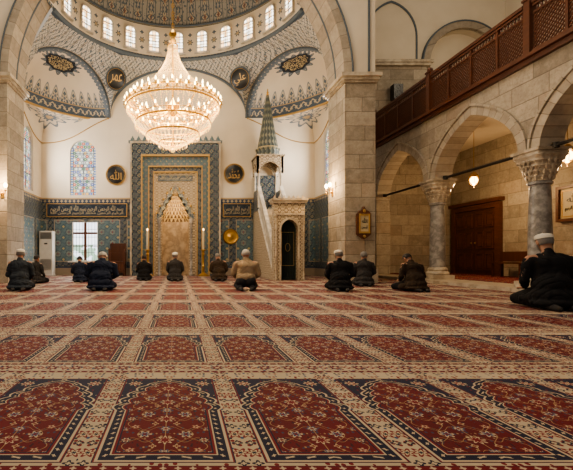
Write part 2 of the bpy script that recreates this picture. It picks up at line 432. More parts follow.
def f_exed(T):
    u=T.u; v=T.v
    c=plastercol(T)
    cr=((u*(pi*15)).sin().abs()).pw(1.5)*.15+.15
    c=T.mix(v<cr+.03,c,(.20,.23,.26)); c=T.mix(v<cr+.005,c,(.48,.42,.33)); c=T.mix(v<cr-.025,c,(.10,.135,.175))
    r=T.rose((u-.5).rep(1/15.)*2.4,v-.19,.055,6); c=T.mix(r<1.0,c,(.48,.41,.31)); c=T.mix(r<.5,c,(.14,.17,.21))
    lo=(v<.13); c=T.mix(lo,c,(.075,.105,.145)); z=((u*(pi*30)).sin()*.03+.07); c=T.mix(((v-z).abs()<.008)*lo,c,(.46,.39,.28)); r=T.rose(u.rep(1/30.)*2.4,v-.068,.026,5); c=T.mix(r<1.0,c,(.48,.41,.29))
    c=T.mix((v>.128)*(v<.140),c,(.40,.29,.16)); c=T.mix(v<.012,c,(.40,.29,.16))
    cv=(v*(pi/2)).cos(); du=(u-.5)*pi*cv; dv=(v-.66)*(pi/2)
    r=T.rose(du*.62,dv,.31,16,.14); c=T.mix(r<1.0,c,(.11,.14,.18)); c=T.mix(r<.88,c,(.50,.44,.35)); r3=T.rose(du*.62,dv,.265,16,.08); c=T.mix(r3<1.0,c,(.13,.16,.20)); r2=T.rose(du*.62,dv,.225,10,.05); c=T.mix(r2<1.0,c,(.016,.022,.034)); c=T.mix((r2<.8)*((T.noise(16,3)-.5).abs()<.05),c,(.44,.35,.20))
    e=u.mn(1.0-u)*cv; c=T.mix(e<.034,c,(.12,.15,.19)); c=T.mix((T.rose(e-.017,v.rep(.06),.012,4)<1.0),c,(.48,.42,.32))
    n=((e-.060-((v*70.0).sin()).abs()*.020)<0.0)*(e>.034); c=T.mix(n,c,(.15,.18,.215))
    return dict(color=c,rough=.8)
M_exed=mat('painted_exedra',f_exed)
def f_pend(T):
    c=plastercol(T); th=T.x.at2(T.y-11.36)*4.3; z=T.z
    p=.30
    c=T.mix(.45,c,(.28,.30,.31))
    s1=((th+((z*(2*pi/p)).sin())*p*.25).rep(p/2).abs()<.012); s2=((z+((th*(2*pi/p)).sin())*p*.25).rep(p/2).abs()<.012)
    c=T.mix(s1.mx(s2),c,(.10,.13,.16))
    r=T.rose(th.rep(p),z.rep(p),p*.27,8); c=T.mix(r<1.0,c,(.08,.11,.15)); c=T.mix(r<.74,c,(.46,.41,.32)); c=T.mix(r<.45,c,(.13,.13,.14))
    r=T.rose((th+p/2).rep(p),(z+p/2).rep(p),p*.18,4); c=T.mix(r<1.0,c,(.10,.13,.165)); c=T.mix(r<.5,c,(.40,.31,.21))
    lo=(T.v<.10); c=T.mix(lo,c,(.09,.12,.155)); c=T.mix((T.rose((T.u*46.0).rep(1.0)*.06,T.v-.05,.030,4)<1.0),c,(.50,.43,.33))
    c=T.mix((T.v>.098)*(T.v<.115),c,(.36,.26,.15)); c=T.mix(T.v>.95,c,BL)
    return dict(color=c,rough=.8)
M_pend=mat('painted_pendentive',f_pend)
def f_stained(T):
    P=.14;Q=.121
    row=(T.z/Q).fl(); xs=T.x+(row*.5).fr()*P; aa=xs.rep(P); bb=((T.z/Q).fr()-.5)*Q; r=(aa*aa+bb*bb).sqrt()
    col=(xs/P+.5).fl(); k=T.wn(col,row)
    g=T.mix(k>.66,T.mix(k>.54,T.mix(k>.34,T.mix(k>.16,(.03,.24,.10),(.03,.12,.50)),(.70,.07,.03)),(.90,.48,.10)),(.70,.74,.72))
    c=T.mix(r<.060,(.58,.58,.50),g); c=T.mix(r<.018,c,(.95,.75,.35))
    c=T.mix((r>.050)*(r<.064),c,(.05,.045,.04)); c=T.mix(((T.x.abs()-.40).abs()<.012),c,(.04,.035,.03)); c=T.mix((T.x.abs()>.41),c,T.mix((T.z/.1).fr()>.5,(.06,.16,.42),(.60,.56,.46)))
    return dict(color=(.05,.05,.05),emis=c,es=1.15,rough=.3)
M_stained=mat('stained_glass',f_stained)
def f_stained2(T):
    r=(T.x.rep(.12)*T.x.rep(.12)+T.z.rep(.12)*T.z.rep(.12)).sqrt()
    c=T.mix(r<.048,(.30,.24,.16),(1.0,.93,.80)); k=T.wn((T.x/.12+.5).fl(),(T.z/.12+.5).fl()); c=T.mix((k>.65)*(r<.048),c,(1.0,.55,.22))
    return dict(color=(.1,.1,.1),emis=c,es=3.4,rough=.3)
M_stained2=mat('drum_window_glass',f_stained2)
def f_clear(T):
    n=T.noise(3,3); c=T.mix(n,(.66,.78,.90),(1.0,.97,.90)); c=T.mix((T.z<.6)*(n>.42),c,(.26,.38,.28)); return dict(color=(.1,.1,.1),emis=c,es=2.0,rough=.1)
M_clear=mat('daylit_pane',f_clear)
M_bulb=mat('warm_bulb',color=(1,.8,.5),emis=(1.0,.70,.28),es=16)
M_bulb2=mat('lamp_glow',color=(1,.8,.5),emis=(1.0,.62,.24),es=10)
M_cryst=mat('glowing_crystal_beads',color=(.80,.60,.32),rough=.12,emis=(1.0,.66,.24),es=.40,spec=1.0)  # chandelier glow put into the beads as emission; they are no lamps
M_cryst2=mat('amber_glow_beads',color=(.88,.60,.25),rough=.12,emis=(1.0,.60,.16),es=1.1,spec=1.0)  # stronger amber glow put into the ring and lower beads by emission
M_candle=mat('ivory_wax',color=(.70,.62,.46),rough=.5)
M_script=mat('pale_gold_script',color=(.50,.42,.27),rough=.5)

ST='structure'
# ---------------------------------------------------------------- shell
m=MB(); m.box((0.75,6.2,-.15),(20.2,19.2,.3)); m.build('floor',M_marble,kind=ST,label='stone floor slab beneath the prayer carpet',cat='floor')
m=MB(); m.prism([(-9,-.7),(6.74,-.7),(6.74,15.38),(5.57,15.38),(5.57,10.8),(4.48,10.8),(4.48,12.2),(5.23,12.2),(5.23,15.38),(-5.23,15.38),(-5.23,12.2),(-4.59,12.2),(-4.59,10.8),(-9,10.8)],'xy',0,.016)
m.build('prayer_carpet',M_carpet,label='red wall-to-wall prayer carpet woven with rows of arched niches',cat='carpet',smooth=0)
m=MB(); m.box((8.62,7.9,.05),(3.74,15.0,.1)); m.build('floor_aisle',M_marble,kind=ST,label='raised stone floor of the side aisle',cat='floor')
m=MB(); m.box((9.1,7.9,.106),(2.70,14.8,.012)); m.build('aisle_carpet',M_carpet2,label='red floral carpet on the raised aisle floor',cat='carpet')

def wall(name,pts,ax,d0,d1,mt,label,cat='wall'):
    m=MB(); m.prism(pts,ax,d0,d1); return m.build(name,mt,kind=ST,label=label,cat=cat,smooth=0)
P=[(-5.55,0),(5.25,0),(5.25,6.07),(2.65,6.07)]
P+= [(2.65*cos(a),6.07+1.88*sin(a)) for a in [pi*i/24 for i in range(1,24)]]
P+= [(-2.65,6.07),(-5.55,6.07)]
WQ=wall('wall_qibla',P,'xz',15.4,15.9,M_qibla,'cream plaster prayer wall with blue tiled wainscot')
m=MB(); m.prism(archpts(-3.66,.5,3.1,4.72,.5,16),'xz',15.2,16.2); cut(WQ,m)
m=MB(); m.box((-3.58,15.7,1.32),(1.0,1.2,1.52)); cut(WQ,m)
WL=wall('wall_left',[(12.12,0),(15.4,0),(15.4,6.07),(12.12,6.07)],'yz',-5.55,-5.25,M_qibla,'plaster and tile side wall of the prayer bay')
m=MB(); m.prism(archpts(14.05,.45,3.1,4.85,.45,16),'yz',-5.8,-5.0); cut(WL,m)
WR=wall('wall_right',[(12.12,0),(15.4,0),(15.4,6.07),(12.12,6.07)],'yz',5.25,5.55,M_qibla,'plaster and tile side wall of the prayer bay')
m=MB(); m.prism(archpts(14.05,.45,3.1,4.85,.45,16),'yz',5.0,5.8); cut(WR,m)

cx=-.055;R0=4.605
def arc(r,n=48,c=cx,z=5.68): return [(c+r*cos(pi-pi*i/n),z+r*sin(pi-pi*i/n)) for i in range(n+1)]
P=[(-10,5.68)]+arc(R0)+[(5.40,5.68),(5.40,12.6),(-10,12.6)]
wall('wall_front',P,'xz',10.95,12.08,M_plaster,'cream plaster wall above the great arch')
m=MB(); m.strip(arc(R0-.01),arc(R0+.20),'xz',10.92,12.12); m.build('trim_1',M_abl,kind=ST,label='stone voussoirs of the great arch',cat='arch')
m=MB(); m.tube([(a,10.90,b) for a,b in arc(R0+.22)],.025,8); m.tube([(a,11.5,b) for a,b in arc(R0-.01)],.03,8); m.build('trim_2',M_greyb,kind=ST,label='dark painted line around the great arch',cat='moulding')
m=MB(); m.box((5.22,10.935,9.2),(.05,.03,6.8)); m.build('trim_25',M_greyb,kind=ST,label='dark painted line on the arch wall edge',cat='moulding')
for nm,x0,x1 in (('left',-10,-4.66),('right',4.55,5.38)):
    m=MB(); m.box(((x0+x1)/2,11.5,2.84),(x1-x0,1.2,5.68)); m.box(((x0+x1)/2,11.5,.2),(x1-x0+.1,1.3,.4))
    m.build('wall_pier_'+nm,M_stone,kind=ST,label='massive limestone block pier carrying the great arch',cat='pier',smooth=0)
    m=MB()
    for k,(dz,pr,hh) in enumerate(((5.50,.04,.06),(5.57,.08,.08),(5.66,.13,.10))):
        m.box(((x0+x1)/2,11.5,dz),(x1-x0+2*pr,1.2+2*pr,hh))
    m.build('trim_3' if nm=='left' else 'trim_4',M_marble,kind=ST,label='stepped stone cornice on the pier',cat='cornice',smooth=0)
m=MB(); m.box((-.95,6.9,12.7),(16.1,8.0,.2)); m.build('ceiling',M_plaster,kind=ST,label='cream plaster ceiling over the nave',cat='ceiling')

# ---- text helpers
def text_mesh(s,size,ext=.004,bold=.0):
    cu=bpy.data.curves.new('t','FONT'); cu.body=s; cu.size=size; cu.extrude=ext; cu.offset=bold; cu.align_x='CENTER'; cu.align_y='CENTER'; cu.resolution_u=4
    o=bpy.data.objects.new('t',cu); COL.objects.link(o); dg=bpy.context.evaluated_depsgraph_get(); dg.update()
    me=bpy.data.meshes.new_from_object(o.evaluated_get(dg)); bpy.data.objects.remove(o)
    if len(me.vertices):
        xs=[v.co.x for v in me.vertices]; ys=[v.co.y for v in me.vertices]; c=Vector(((min(xs)+max(xs))/2,(min(ys)+max(ys))/2,0)); 
        me.transform(Matrix.Rotation(pi/2,4,'X')@Matrix.Translation(-c))
    return me
def fit(me,w,h,free=False):
    xs=[v.co.x for v in me.vertices]; zs=[v.co.z for v in me.vertices]
    if not xs: return me
    a=w/(max(xs)-min(xs)); b=h/(max(zs)-min(zs))
    if not free: a=b=min(a,b)
    me.transform(Matrix.Diagonal((a,1,b,1))); return me
W1='\uFEE2\uFEF4\uFEA3\uFEAE\uFEDF\uFE8D';W2='\uFEE6\uFEE4\uFEA3\uFEAE\uFEDF\uFE8D'
BIS=W1+' '+W2+' \uFDF2 \uFEE2\uFEB4\uFE91'

# exedrae
r_ex=1.838; b_ex=.80
def exed(sx):
    C=Vector((-3.95,14.1)); t=Vector((.7071,.7071)); n=Vector((-.7071,.7071))
    def fn(u,v,sc=1.0):
        ph=pi*u; e=v*pi/2
        p=C+(-t*cos(ph)*r_ex+n*sin(ph)*b_ex)*cos(e)*sc; return (sx*p.x,p.y,6.07+r_ex*1.03*sin(e))
    m=MB(); m.grid(fn,48,24); m.build('ceiling_exedra',M_exed,kind=ST,label='painted corner half-dome with scalloped blue border and dark rosette',cat='half dome',recalc=False)
    def sq(u,v):
        ph=pi*u; d=-t*cos(ph)*r_ex+n*sin(ph)*b_ex; p0=C+d
        dd=(-t*cos(ph)+n*sin(ph)); k=1.29/max(1e-4,max(dd.y,-dd.x)); k=min(k,1.838); p1=C+dd*k
        p=p0*(1-v)+p1*v; dz=.95*sin(ph)*(1-math.sqrt(max(0,1-v*v)))
        return (sx*p.x,p.y,6.06-dz)
    m=MB(); m.grid(sq,48,16); m.build('ceiling_squinch',M_soffit,kind=ST,label='pale curved plaster squinch with painted floral ornament',cat='squinch',recalc=False)
    m=MB(); m.tube([sq(i/30,1.0) for i in range(31)],.02,6); m.build('trim_29' if sx>0 else 'trim_30',M_goldpaint,kind=ST,label='thin gilded line edging the corner squinch',cat='moulding')
    cur=[fn(i/24,0)[:2] for i in range(25)]
    m=MB(); m.tube([(a,b,6.06) for a,b in cur],.04,8); m.build('trim_8' if sx>0 else 'trim_23',M_goldpaint,kind=ST,label='gilded cornice curving beneath the half-dome',cat='cornice')
exed(1);exed(-1)
for sx,nm in ((1,'trim_5'),(-1,'trim_6')):
    pts=[]
    for i in range(41):
        a=pi-pi*i/40; s=r_ex*cos(a); pts.append((sx*(-3.95+.7071*s+.03),14.1+.7071*s-.03,6.07+r_ex*1.03*sin(a)))
    m=MB(); m.tube(pts,.04,8); m.build(nm,M_greyb,kind=ST,label='painted rib around the corner half-dome',cat='moulding')
m=MB(); m.tube([(2.65*cos(pi-pi*i/40),15.37,6.07+1.88*sin(pi-pi*i/40)) for i in range(41)],.045,8); m.build('trim_7',M_greyb,kind=ST,label='painted rib around the central lunette',cat='moulding')
RC=3.84;YC=11.36;ZR=8.2
def lower(th):
    s=sin(th);c=cos(th);a=abs(th)
    t1=math.atan2(2.65,4.04);t2=math.atan2(5.25,1.44)
    if a<=t1+1e-9:
        X=4.04*math.tan(th); return (X,15.4,6.07+1.88*math.sqrt(max(0,1-(X/2.65)**2)))
    if a<=t2+1e-9:
        k=(18.05-YC)/(abs(s)+c); X=k*abs(s);Y=YC+k*c; q=(X-3.95)*math.sqrt(2)
        return (math.copysign(X,th),Y,6.07+r_ex*1.03*math.sqrt(max(0,1-(q/r_ex)**2)))
    k=5.25/abs(s); return (math.copysign(5.25,th),YC+k*c,6.07)
m=MB();t1=math.atan2(2.65,4.04);t2=math.atan2(5.25,1.44)
for a0,a1 in ((-t1,t1),(t1,t2),(-t2,-t1),(t2,1.38),(-1.38,-t2)):
    def fn(u,v):
        th=a0+(a1-a0)*(.5-.5*cos(pi*u)); p=lower(th); q=(RC*sin(th),YC+RC*cos(th),ZR)
        w=v; return tuple(p[i]*(1-w)+q[i]*w for i in range(3))
    m.grid(fn,48,8)
m.build('ceiling_pendentive',M_pend,kind=ST,label='painted pendentives with blue arabesques below the dome',cat='pendentive',recalc=False)
A=math.radians(79); AA=math.radians(100)
m=MB(); m.grid(lambda u,v:(RC*sin(-AA+2*AA*u),YC+RC*cos(-AA+2*AA*u),ZR+1.3*v),160,4)
m.build('ceiling_drum',M_drum,kind=ST,label='painted drum pierced by a ring of arched windows',cat='dome drum',recalc=False)
m=MB()
m.grid(lambda u,v:(RC*sin(-AA+2*AA*u)*cos(v*pi/2),YC+RC*cos(-AA+2*AA*u)*cos(v*pi/2),ZR+1.3+RC*.82*sin(v*pi/2)),120,28)
m.build('ceiling_dome',M_dome,kind=ST,label='half dome painted with grey-blue arabesques',cat='dome',recalc=False)
for nm,z,r in (('trim_9',ZR,.06),('trim_10',ZR+1.28,.04)):
    m=MB(); m.tube([((RC-.03)*sin(q),YC+(RC-.03)*cos(q),z) for q in [-A+2*A*i/80 for i in range(81)]],r,8); m.build(nm,M_greyb,kind=ST,label='ornamented ring cornice of the drum',cat='cornice')

# windows
WN=[0]
def archwin(w,h,spring,glass,depth=.06,fw=.05):
    m=MB(); o=archpts(0,w/2+fw,-fw,spring,w/2+fw,16); i=archpts(0,w/2,0,spring,w/2,16)
    m.strip(i,o,'xz',-depth,depth,closed=True)
    m.box((0,0,-.02),(w+.2,.18,.05))
    me=m.mesh('window_frame',40); me.materials.append(M_marble_w)
    g=MB(); g.prism(archpts(0,w/2,0,spring,w/2,16),'xz',-.005,.01); mg=g.mesh('glass',0); mg.materials.append(glass)
    t=MB(); t.box((0,-.012,spring/2),(.02,.02,spring)); 
    for k in range(1,4): t.box((0,-.012,spring*k/3),(w,.02,.02))
    mt=t.mesh('mullion',0); mt.materials.append(M_greyb)
    return me,mg,mt
def place(ms,loc,rz,label,group=None):
    WN[0]+=1; o=mk('window_%d'%WN[0],ms[0],None,loc,rz,label=label,cat='window',kind=ST,group=group)
    mk('glass',ms[1],o); mk('mullion',ms[2],o); return o
w1=archwin(.98,2.1,1.62,M_stained)
place(w1,(-3.66,15.5,3.1),0,'tall arched stained-glass window with coloured roundels')
w2=archwin(.88,2.1,1.75,M_stained)
place(w2,(-5.36,14.05,3.1),pi/2,'arched stained-glass window in the side wall')
place(w2,(5.36,14.05,3.1),-pi/2,'arched stained-glass window in the side wall')
w3=archwin(.36,.82,.62,M_stained2,.04,.05)
for k in range(-5,6):
    th=math.radians(13.7*k); place(w3,((RC-.03)*sin(th),YC+(RC-.03)*cos(th),8.42),-th,'small arched window glowing in the dome drum','ring of dome drum windows')
m=MB()
m.strip([(-.46,0),(.46,0),(.46,1.46),(-.46,1.46)],[(-.56,-.06),(.56,-.06),(.56,1.54),(-.56,1.54)],'xz',-.06,.06,closed=True)
m.box((0,-.16,-.05),(1.2,.3,.05))
WN[0]+=1
o=m.build('window_%d'%WN[0],M_white,None,(-3.58,15.47,.59),kind=ST,label='white-framed rectangular casement window with daylit panes',cat='window')
m=MB(); m.box((0,-.01,.73),(.10,.05,1.46)); m.box((0,-.01,1.05),(.96,.04,.08)); m.box((0,-.01,.55),(.96,.04,.03)); m.build('mullion',M_wood2,o)
m=MB()
for i in range(1,8): m.box((-.48+.12*i,.035,.73),(.014,.014,1.46))
for i in range(1,5): m.box((0,.035,.3*i),(.96,.014,.014))
m.build('window_grille',M_iron,o)
m=MB(); m.box((0,.06,.73),(.96,.01,1.46)); m.build('glass',M_clear,o)

# aisle / gallery
m=MB(); m.box((10.65,8.0,2.33),(.3,15.2,4.66)); m.build('wall_outer',M_stone_plaster,kind=ST,label='limestone outer wall of the aisle',cat='wall')
m=MB(); m.box((12.75,8.0,8.5),(.3,15.2,7.7)); m.build('wall_gallery',M_plaster,kind=ST,label='cream plaster outer wall of the gallery',cat='wall')
m=MB(); m.box((9.1,15.65,6.2),(7.4,.5,12.4)); WE=m.build('wall_end',M_stone_plaster,kind=ST,label='limestone and plaster end wall of the aisle and gallery',cat='wall',smooth=0)
m=MB(); m.prism([(9.65,5.5)]+[(11.0+1.35*cos(pi-pi*i/30),8.15+1.35*sin(pi-pi*i/30)) for i in range(31)]+[(12.35,5.5)],'xz',15.2,15.75); cut(WE,m)
YS=[AB+AD*k for k in (4,3,2,1,0)]
hw=1.36; RI=1.30; PTD=.95
P=[(1.2,2.86)]
for y in [AB+AD/2+AD*k for k in range(4)]:
    P+= archpts(y,hw,2.86,2.87,RI,28,pt=PTD)[1:-1]
P+=[(15.4,2.86),(15.4,4.62),(1.2,4.62)]
wall('wall_arcade',P,'yz',7.12,7.58,M_stone,'limestone arcade wall with pointed arches')
for k,y in enumerate([AB+AD/2+AD*k for k in range(4)]):
    ai=archpts(y,hw-.005,2.86,2.87,RI,28,pt=PTD)[1:-1]; ao=archpts(y,hw+.19,2.86,2.87,RI+.22,28,pt=PTD)[1:-1]
    m=MB(); m.strip(ai,ao,'yz',7.11,7.59); ae=archpts(y,hw+.24,2.86,2.87,RI+.28,28,pt=PTD)[1:-1]; m.strip(ao,ae,'yz',7.07,7.60); m.build('trim_%d'%(11+k),M_abl2,kind=ST,label='weathered stone voussoirs of a pointed arcade arch',cat='arch')
m=MB(); m.box((7.35,14.86,1.43),(.5,1.08,2.86)); m.build('wall_arcade_pier',M_stone,kind=ST,label='limestone half-pier ending the arcade',cat='pier')
m=MB(); m.box((9.9,8.3,4.69),(5.2,14.2,.14)); m.build('ceiling_aisle',M_plaster,kind=ST,label='plaster aisle ceiling under the gallery',cat='ceiling')
m=MB(); 
m.box((7.2,8.3,4.66),(.34,14.2,.10)); m.box((7.16,8.3,4.74),(.42,14.2,.07))
m.build('trim_15',M_wood2,kind=ST,label='wooden cornice along the gallery edge',cat='cornice')
def capf(r,z,a):
    k=max(0,min(1,(z-.05)/.5)); sq=1/max(abs(cos(a)),abs(sin(a))); sq=min(sq,1.3)
    tier=(z*8)%1
    return r*(1*(1-k)+sq*k)*(1+.07*abs(sin(8*a))*(1-tier))
def column_parts():
    b=MB(); b.box((0,0,.06),(.58,.58,.12)); b.lathe([(.27,.12),(.29,.16),(.27,.20),(.235,.23),(.25,.27),(.235,.30),(.205,.33)],n=32)
    s=MB(); s.lathe([(.195,.33),(.198,.5),(.192,1.2),(.172,2.05),(.172,2.07),(.205,2.09),(.205,2.13),(.175,2.15)],n=32)
    c=MB(); pr=[]
    for k in range(5):
        r0=.178+.030*k; z0=.10*k; pr+= [(r0,z0),(r0+.008,z0+.06),(r0+.034,z0+.085)]
    c.lathe([(r,z) for r,z in pr]+[(.315,.52)],(0,0,2.15),64,fn=capf)
    for k in range(4):
        for i in range(12+2*k):
            a=2*pi*i/(12+2*k)+k*.2; rr=.198+.030*k
            c.lathe([(.001,-.06),(.03,0),(.036,.04),(.001,.06)],(rr*cos(a)*1.05,rr*sin(a)*1.05,2.21+.1*k),6)
    ab=MB(); ab.box((0,0,2.70),(.60,.60,.06)); ab.box((0,0,2.755),(.66,.66,.06))
    return b.mesh('base'),s.mesh('shaft'),c.mesh('capital',50),ab.mesh('abacus',0)
cp=column_parts()
for me,mt in zip(cp,(M_marble,M_grey,M_marble,M_marble)): me.materials.append(mt)
for y in YS[1:]:
    e=empty('column',(7.35,y,.10),label='grey marble column with muqarnas capital on the aisle edge',cat='column',group='arcade columns')
    for n_,me in zip(('base','shaft','capital','abacus'),cp): mk(n_,me,e)
for k in range(4):
    y0=AB+AD*k
    m=MB(); m.tube([(7.35,y0+.26,2.90),(7.35,y0+AD-.26,2.90)],.035,8)
    for yy in (y0+.34,y0+AD-.34): m.lathe([(.001,-.06),(.06,-.05),(.06,.05),(.001,.06)],(7.35,yy,2.90),10)
    m.build('tie_rod',M_iron,label='dark iron tie rod across an arcade arch',cat='tie rod',group='arcade tie rods')
def balust():
    L=AD;H=1.12;L2=AD-.11
    fr=MB(); fr.box((0,.1+L2/2-.05,1.16),(.13,L2-.1,.08)); fr.box((0,.1+L2/2-.05,1.08),(.09,L2-.1,.05)); fr.box((0,.1+L2/2-.05,.06),(.10,L2-.1,.10)); fr.box((0,.1+L2/2-.05,.92),(.06,L2-.1,.05)); 
    for q in (.25,.5,.75): fr.box((0,L*q,.6),(.07,.06,1.1))
    po=MB(); po.box((0,0,.62),(.15,.15,1.24)); po.box((0,0,1.27),(.19,.19,.05)); po.sph((0,0,1.35),.075,14,10); po.lathe([(.03,1.26),(.05,1.29),(.02,1.32)],n=12)
    la=MB(); s=.09; z0,z1=.11,.90; lo,hi=.07,AD-.11
    def clip(y0,dirn):
        a=(y0,z0); b=(y0+dirn*(z1-z0),z1)
        def at(y): t=(y-a[0])/(b[0]-a[0]); return (y,a[1]+t*(b[1]-a[1]))
        p,q=a,b
        if min(a[0],b[0])>=hi or max(a[0],b[0])<=lo: return None
        if p[0]<lo: p=at(lo)
        if p[0]>hi: p=at(hi)
        if q[0]<lo: q=at(lo)
        if q[0]>hi: q=at(hi)
        return p,q
    y=-1.08
    while y<L+1.1:
        for dr in (1,-1):
            r=clip(y,dr)
            if r and abs(r[0][0]-r[1][0])>.02:
                (ya,za),(yb,zb)=r; l=math.hypot(yb-ya,zb-za); ang=math.atan2(zb-za,yb-ya)
                la.box((.006*dr,(ya+yb)/2,(za+zb)/2),(.022,l,.026),rot=Matrix.Rotation(ang,3,'X'))
        y+=s
    for i in range(1,35):
        la.lathe([(.012,.94),(.024,1.0),(.012,1.06)],(0,L*i/36,0),6)
    return fr.mesh('rail',0),po.mesh('newel_post',40),la.mesh('lattice_panel',0)
bp=balust()
for me in bp: me.materials.append(M_wood2)
for k in range(4):
    y0=AB+AD*k
    e=empty('balustrade',(7.14,y0,4.775),label='reddish wooden gallery balustrade with openwork lattice',cat='balustrade',group='gallery balustrades')
    for n_,me in zip(('rail','newel_post','lattice_panel'),bp): mk(n_,me,e)
    e.scale=(1,1,.92)
e=empty('balustrade',(7.14,YS[0],4.775),label='short end section of the wooden gallery balustrade',cat='balustrade',group='gallery balustrades')
m=MB(); m.box((0,.45,1.16),(.13,.7,.08)); m.build('rail',M_wood2,e); m=MB(); m.box((0,.45,.06),(.10,.7,.10)); m.build('base_rail',M_wood2,e); mk('newel_post',bp[1],e)
for i in range(1,7):
    m=MB(); m.box((0,.12*i,.6),(.03,.03,1.1)); m.build('baluster',M_wood2,e)
e.scale=(1,1,.92)
m=MB(); m.box((8.2,15.25,6.35),(2.4,.3,3.15)); m.build('wall_pilaster',M_stone,kind=ST,label='broad limestone pilaster on the gallery',cat='pilaster',smooth=0)
m=MB(); m.box((8.2,15.2,7.97),(2.6,.42,.10)); m.box((8.2,15.2,8.07),(2.75,.5,.10)); m.build('trim_16',M_marble,kind=ST,label='stone cornice topping the pilaster',cat='cornice',smooth=0)
m=MB(); m.strip(archpts(8.2,.95,8.15,9.2,1.3,20,pt=.3),archpts(8.2,1.01,8.15,9.2,1.38,20,pt=.3),'xz',15.37,15.4); m.build('trim_17',M_greyb,kind=ST,label='grey painted pointed arch outline above the pilaster',cat='moulding',smooth=0)
def rr_(r): return [(11.0-r,7.3)]+[(11.0+r*cos(pi-pi*i/30),8.15+r*sin(pi-pi*i/30)) for i in range(31)]+[(11.0+r,7.3)]
m=MB(); m.strip(rr_(1.35),rr_(1.60),'xz',15.30,15.45); m.build('trim_27',M_abl,kind=ST,label='broad moulded stone arch on the gallery end wall',cat='arch',smooth=0)
m=MB(); m.strip(rr_(1.60),rr_(1.65),'xz',15.28,15.42); m.build('trim_31',M_greyb,kind=ST,label='dark painted line around the recessed arch',cat='moulding',smooth=0)
m=MB(); m.box((11.0,15.3,7.2),(3.0,.2,.08)); m.build('trim_28',M_marble,kind=ST,label='stone string course on the end wall',cat='cornice',smooth=0)
for k in range(4):
    yc=12.9-3.6*k
    def ar(r,h): return [(yc-r,5.2)]+[(yc+r*cos(pi-pi*i/30),7.4+h*sin(pi-pi*i/30)) for i in range(31)]+[(yc+r,5.2)]
    m=MB(); m.strip(ar(1.35,1.75),ar(1.60,2.03),'yz',12.48,12.6); m.strip(ar(1.60,2.03),ar(1.65,2.09),'yz',12.46,12.6)
    m.build('trim_%d'%(18+k),M_marble,kind=ST,label='broad moulded arch on the gallery wall',cat='moulding',smooth=0)
# ---------------------------------------------------------------- door, bench
e=empty('door_1',(10.48,14.05,.11),label='dark walnut double door with raised panels in the aisle wall',cat='door',kind=ST)
m=MB(); m.strip([(-.95,0),(-.95,2.25),(.95,2.25),(.95,0)],[(-1.12,0),(-1.12,2.42),(1.12,2.42),(1.12,0)],'yz',-.12,.02); m.box((-.06,0,2.5),(.22,2.4,.12)); m.build('door_frame',M_wood2,e)
for s in (-1,1):
    m=MB(); m.box((-.03,s*.475,1.12),(.06,.94,2.24)); d=m.build('door',M_wood,e)
    m=MB()
    for z,h in ((.45,.6),(1.2,.6),(1.88,.5)):
        for q in (-.21,.21): m.strip([(s*.475+q-.13,z-h/2+.04),(s*.475+q+.13,z-h/2+.04),(s*.475+q+.13,z+h/2-.04),(s*.475+q-.13,z+h/2-.04)],[(s*.475+q-.18,z-h/2),(s*.475+q+.18,z-h/2),(s*.475+q+.18,z+h/2),(s*.475+q-.18,z+h/2)],'yz',-.10,-.06,closed=True); m.box((-.075,s*.475+q,z),(.03,.18,h-.18))
    m.build('raised_panel',M_wood2,d,smooth=0)
    m=MB(); m.lathe([(.001,-.03),(.025,-.02),(.025,.02),(.001,.03)],(-.12,s*.09,1.1),10); m.build('handle',M_brass,d)
e=empty('bench',(9.9,11.9,.113),label='low dark wooden bench by the aisle wall',cat='bench')
m=MB(); m.box((0,0,.43),(.4,1.2,.05)); m.build('seat',M_wood,e)
for sx in (-.15,.15):
    for sy in (-.5,.5):
        m=MB(); m.box((sx,sy,.205),(.05,.05,.40)); m.build('leg',M_wood,e)
m=MB(); m.box((.17,0,.62),(.03,1.2,.3)); m.build('backrest',M_wood,e)

def roundel(loc,r,txt,label,tilt=0,rz=0):
    m=MB(); m.lathe([(.001,-.02),(r*.9,-.02),(r*.9,.0),(r*.88,.005),(.001,.005)],n=40)
    me=m.mesh('roundel'); me.transform(Matrix.Rotation(pi/2,4,'X')); me.materials.append(M_black)
    o=mk('calligraphy_roundel',me,None,loc,label=label,cat='roundel',group='calligraphy roundels'); o.rotation_euler=(tilt,0,rz)
    m=MB(); m.tube([(r*.95*cos(2*pi*i/48),0,r*.95*sin(2*pi*i/48)) for i in range(48)],r*.05,8,closed=True); m.build('gilt_rim',M_greyb if tilt else M_goldpaint,o)
    m=MB(); m.tube([(r*.84*cos(2*pi*i/48),-.008,r*.84*sin(2*pi*i/48)) for i in range(48)],r*.014,6,closed=True); m.build('gilt_line',M_goldpaint,o)
    t=fit(text_mesh(txt,r,.004,.0),r*1.1,r*.95,True); t.materials.append(M_goldpaint); mk('lettering',t,o,(0,-.012,0))
roundel((-2.39,15.375,3.88),.40,'\uFDF2','black roundel with gold calligraphy on the plaster wall')
roundel((2.16,15.375,3.92),.40,'\uFDF4','black roundel with gold calligraphy on the plaster wall')
for s,tx in ((-1,'\uFEAE\uFEE4\uFECB'),(1,'\uFEF2\uFEE0\uFECB')):
    th=s*t1; rr=4.20; roundel((rr*sin(th),YC+rr*cos(th),7.34),.42,tx,'dark roundel with gold calligraphy on the pendentive',tilt=math.radians(24),rz=-th)
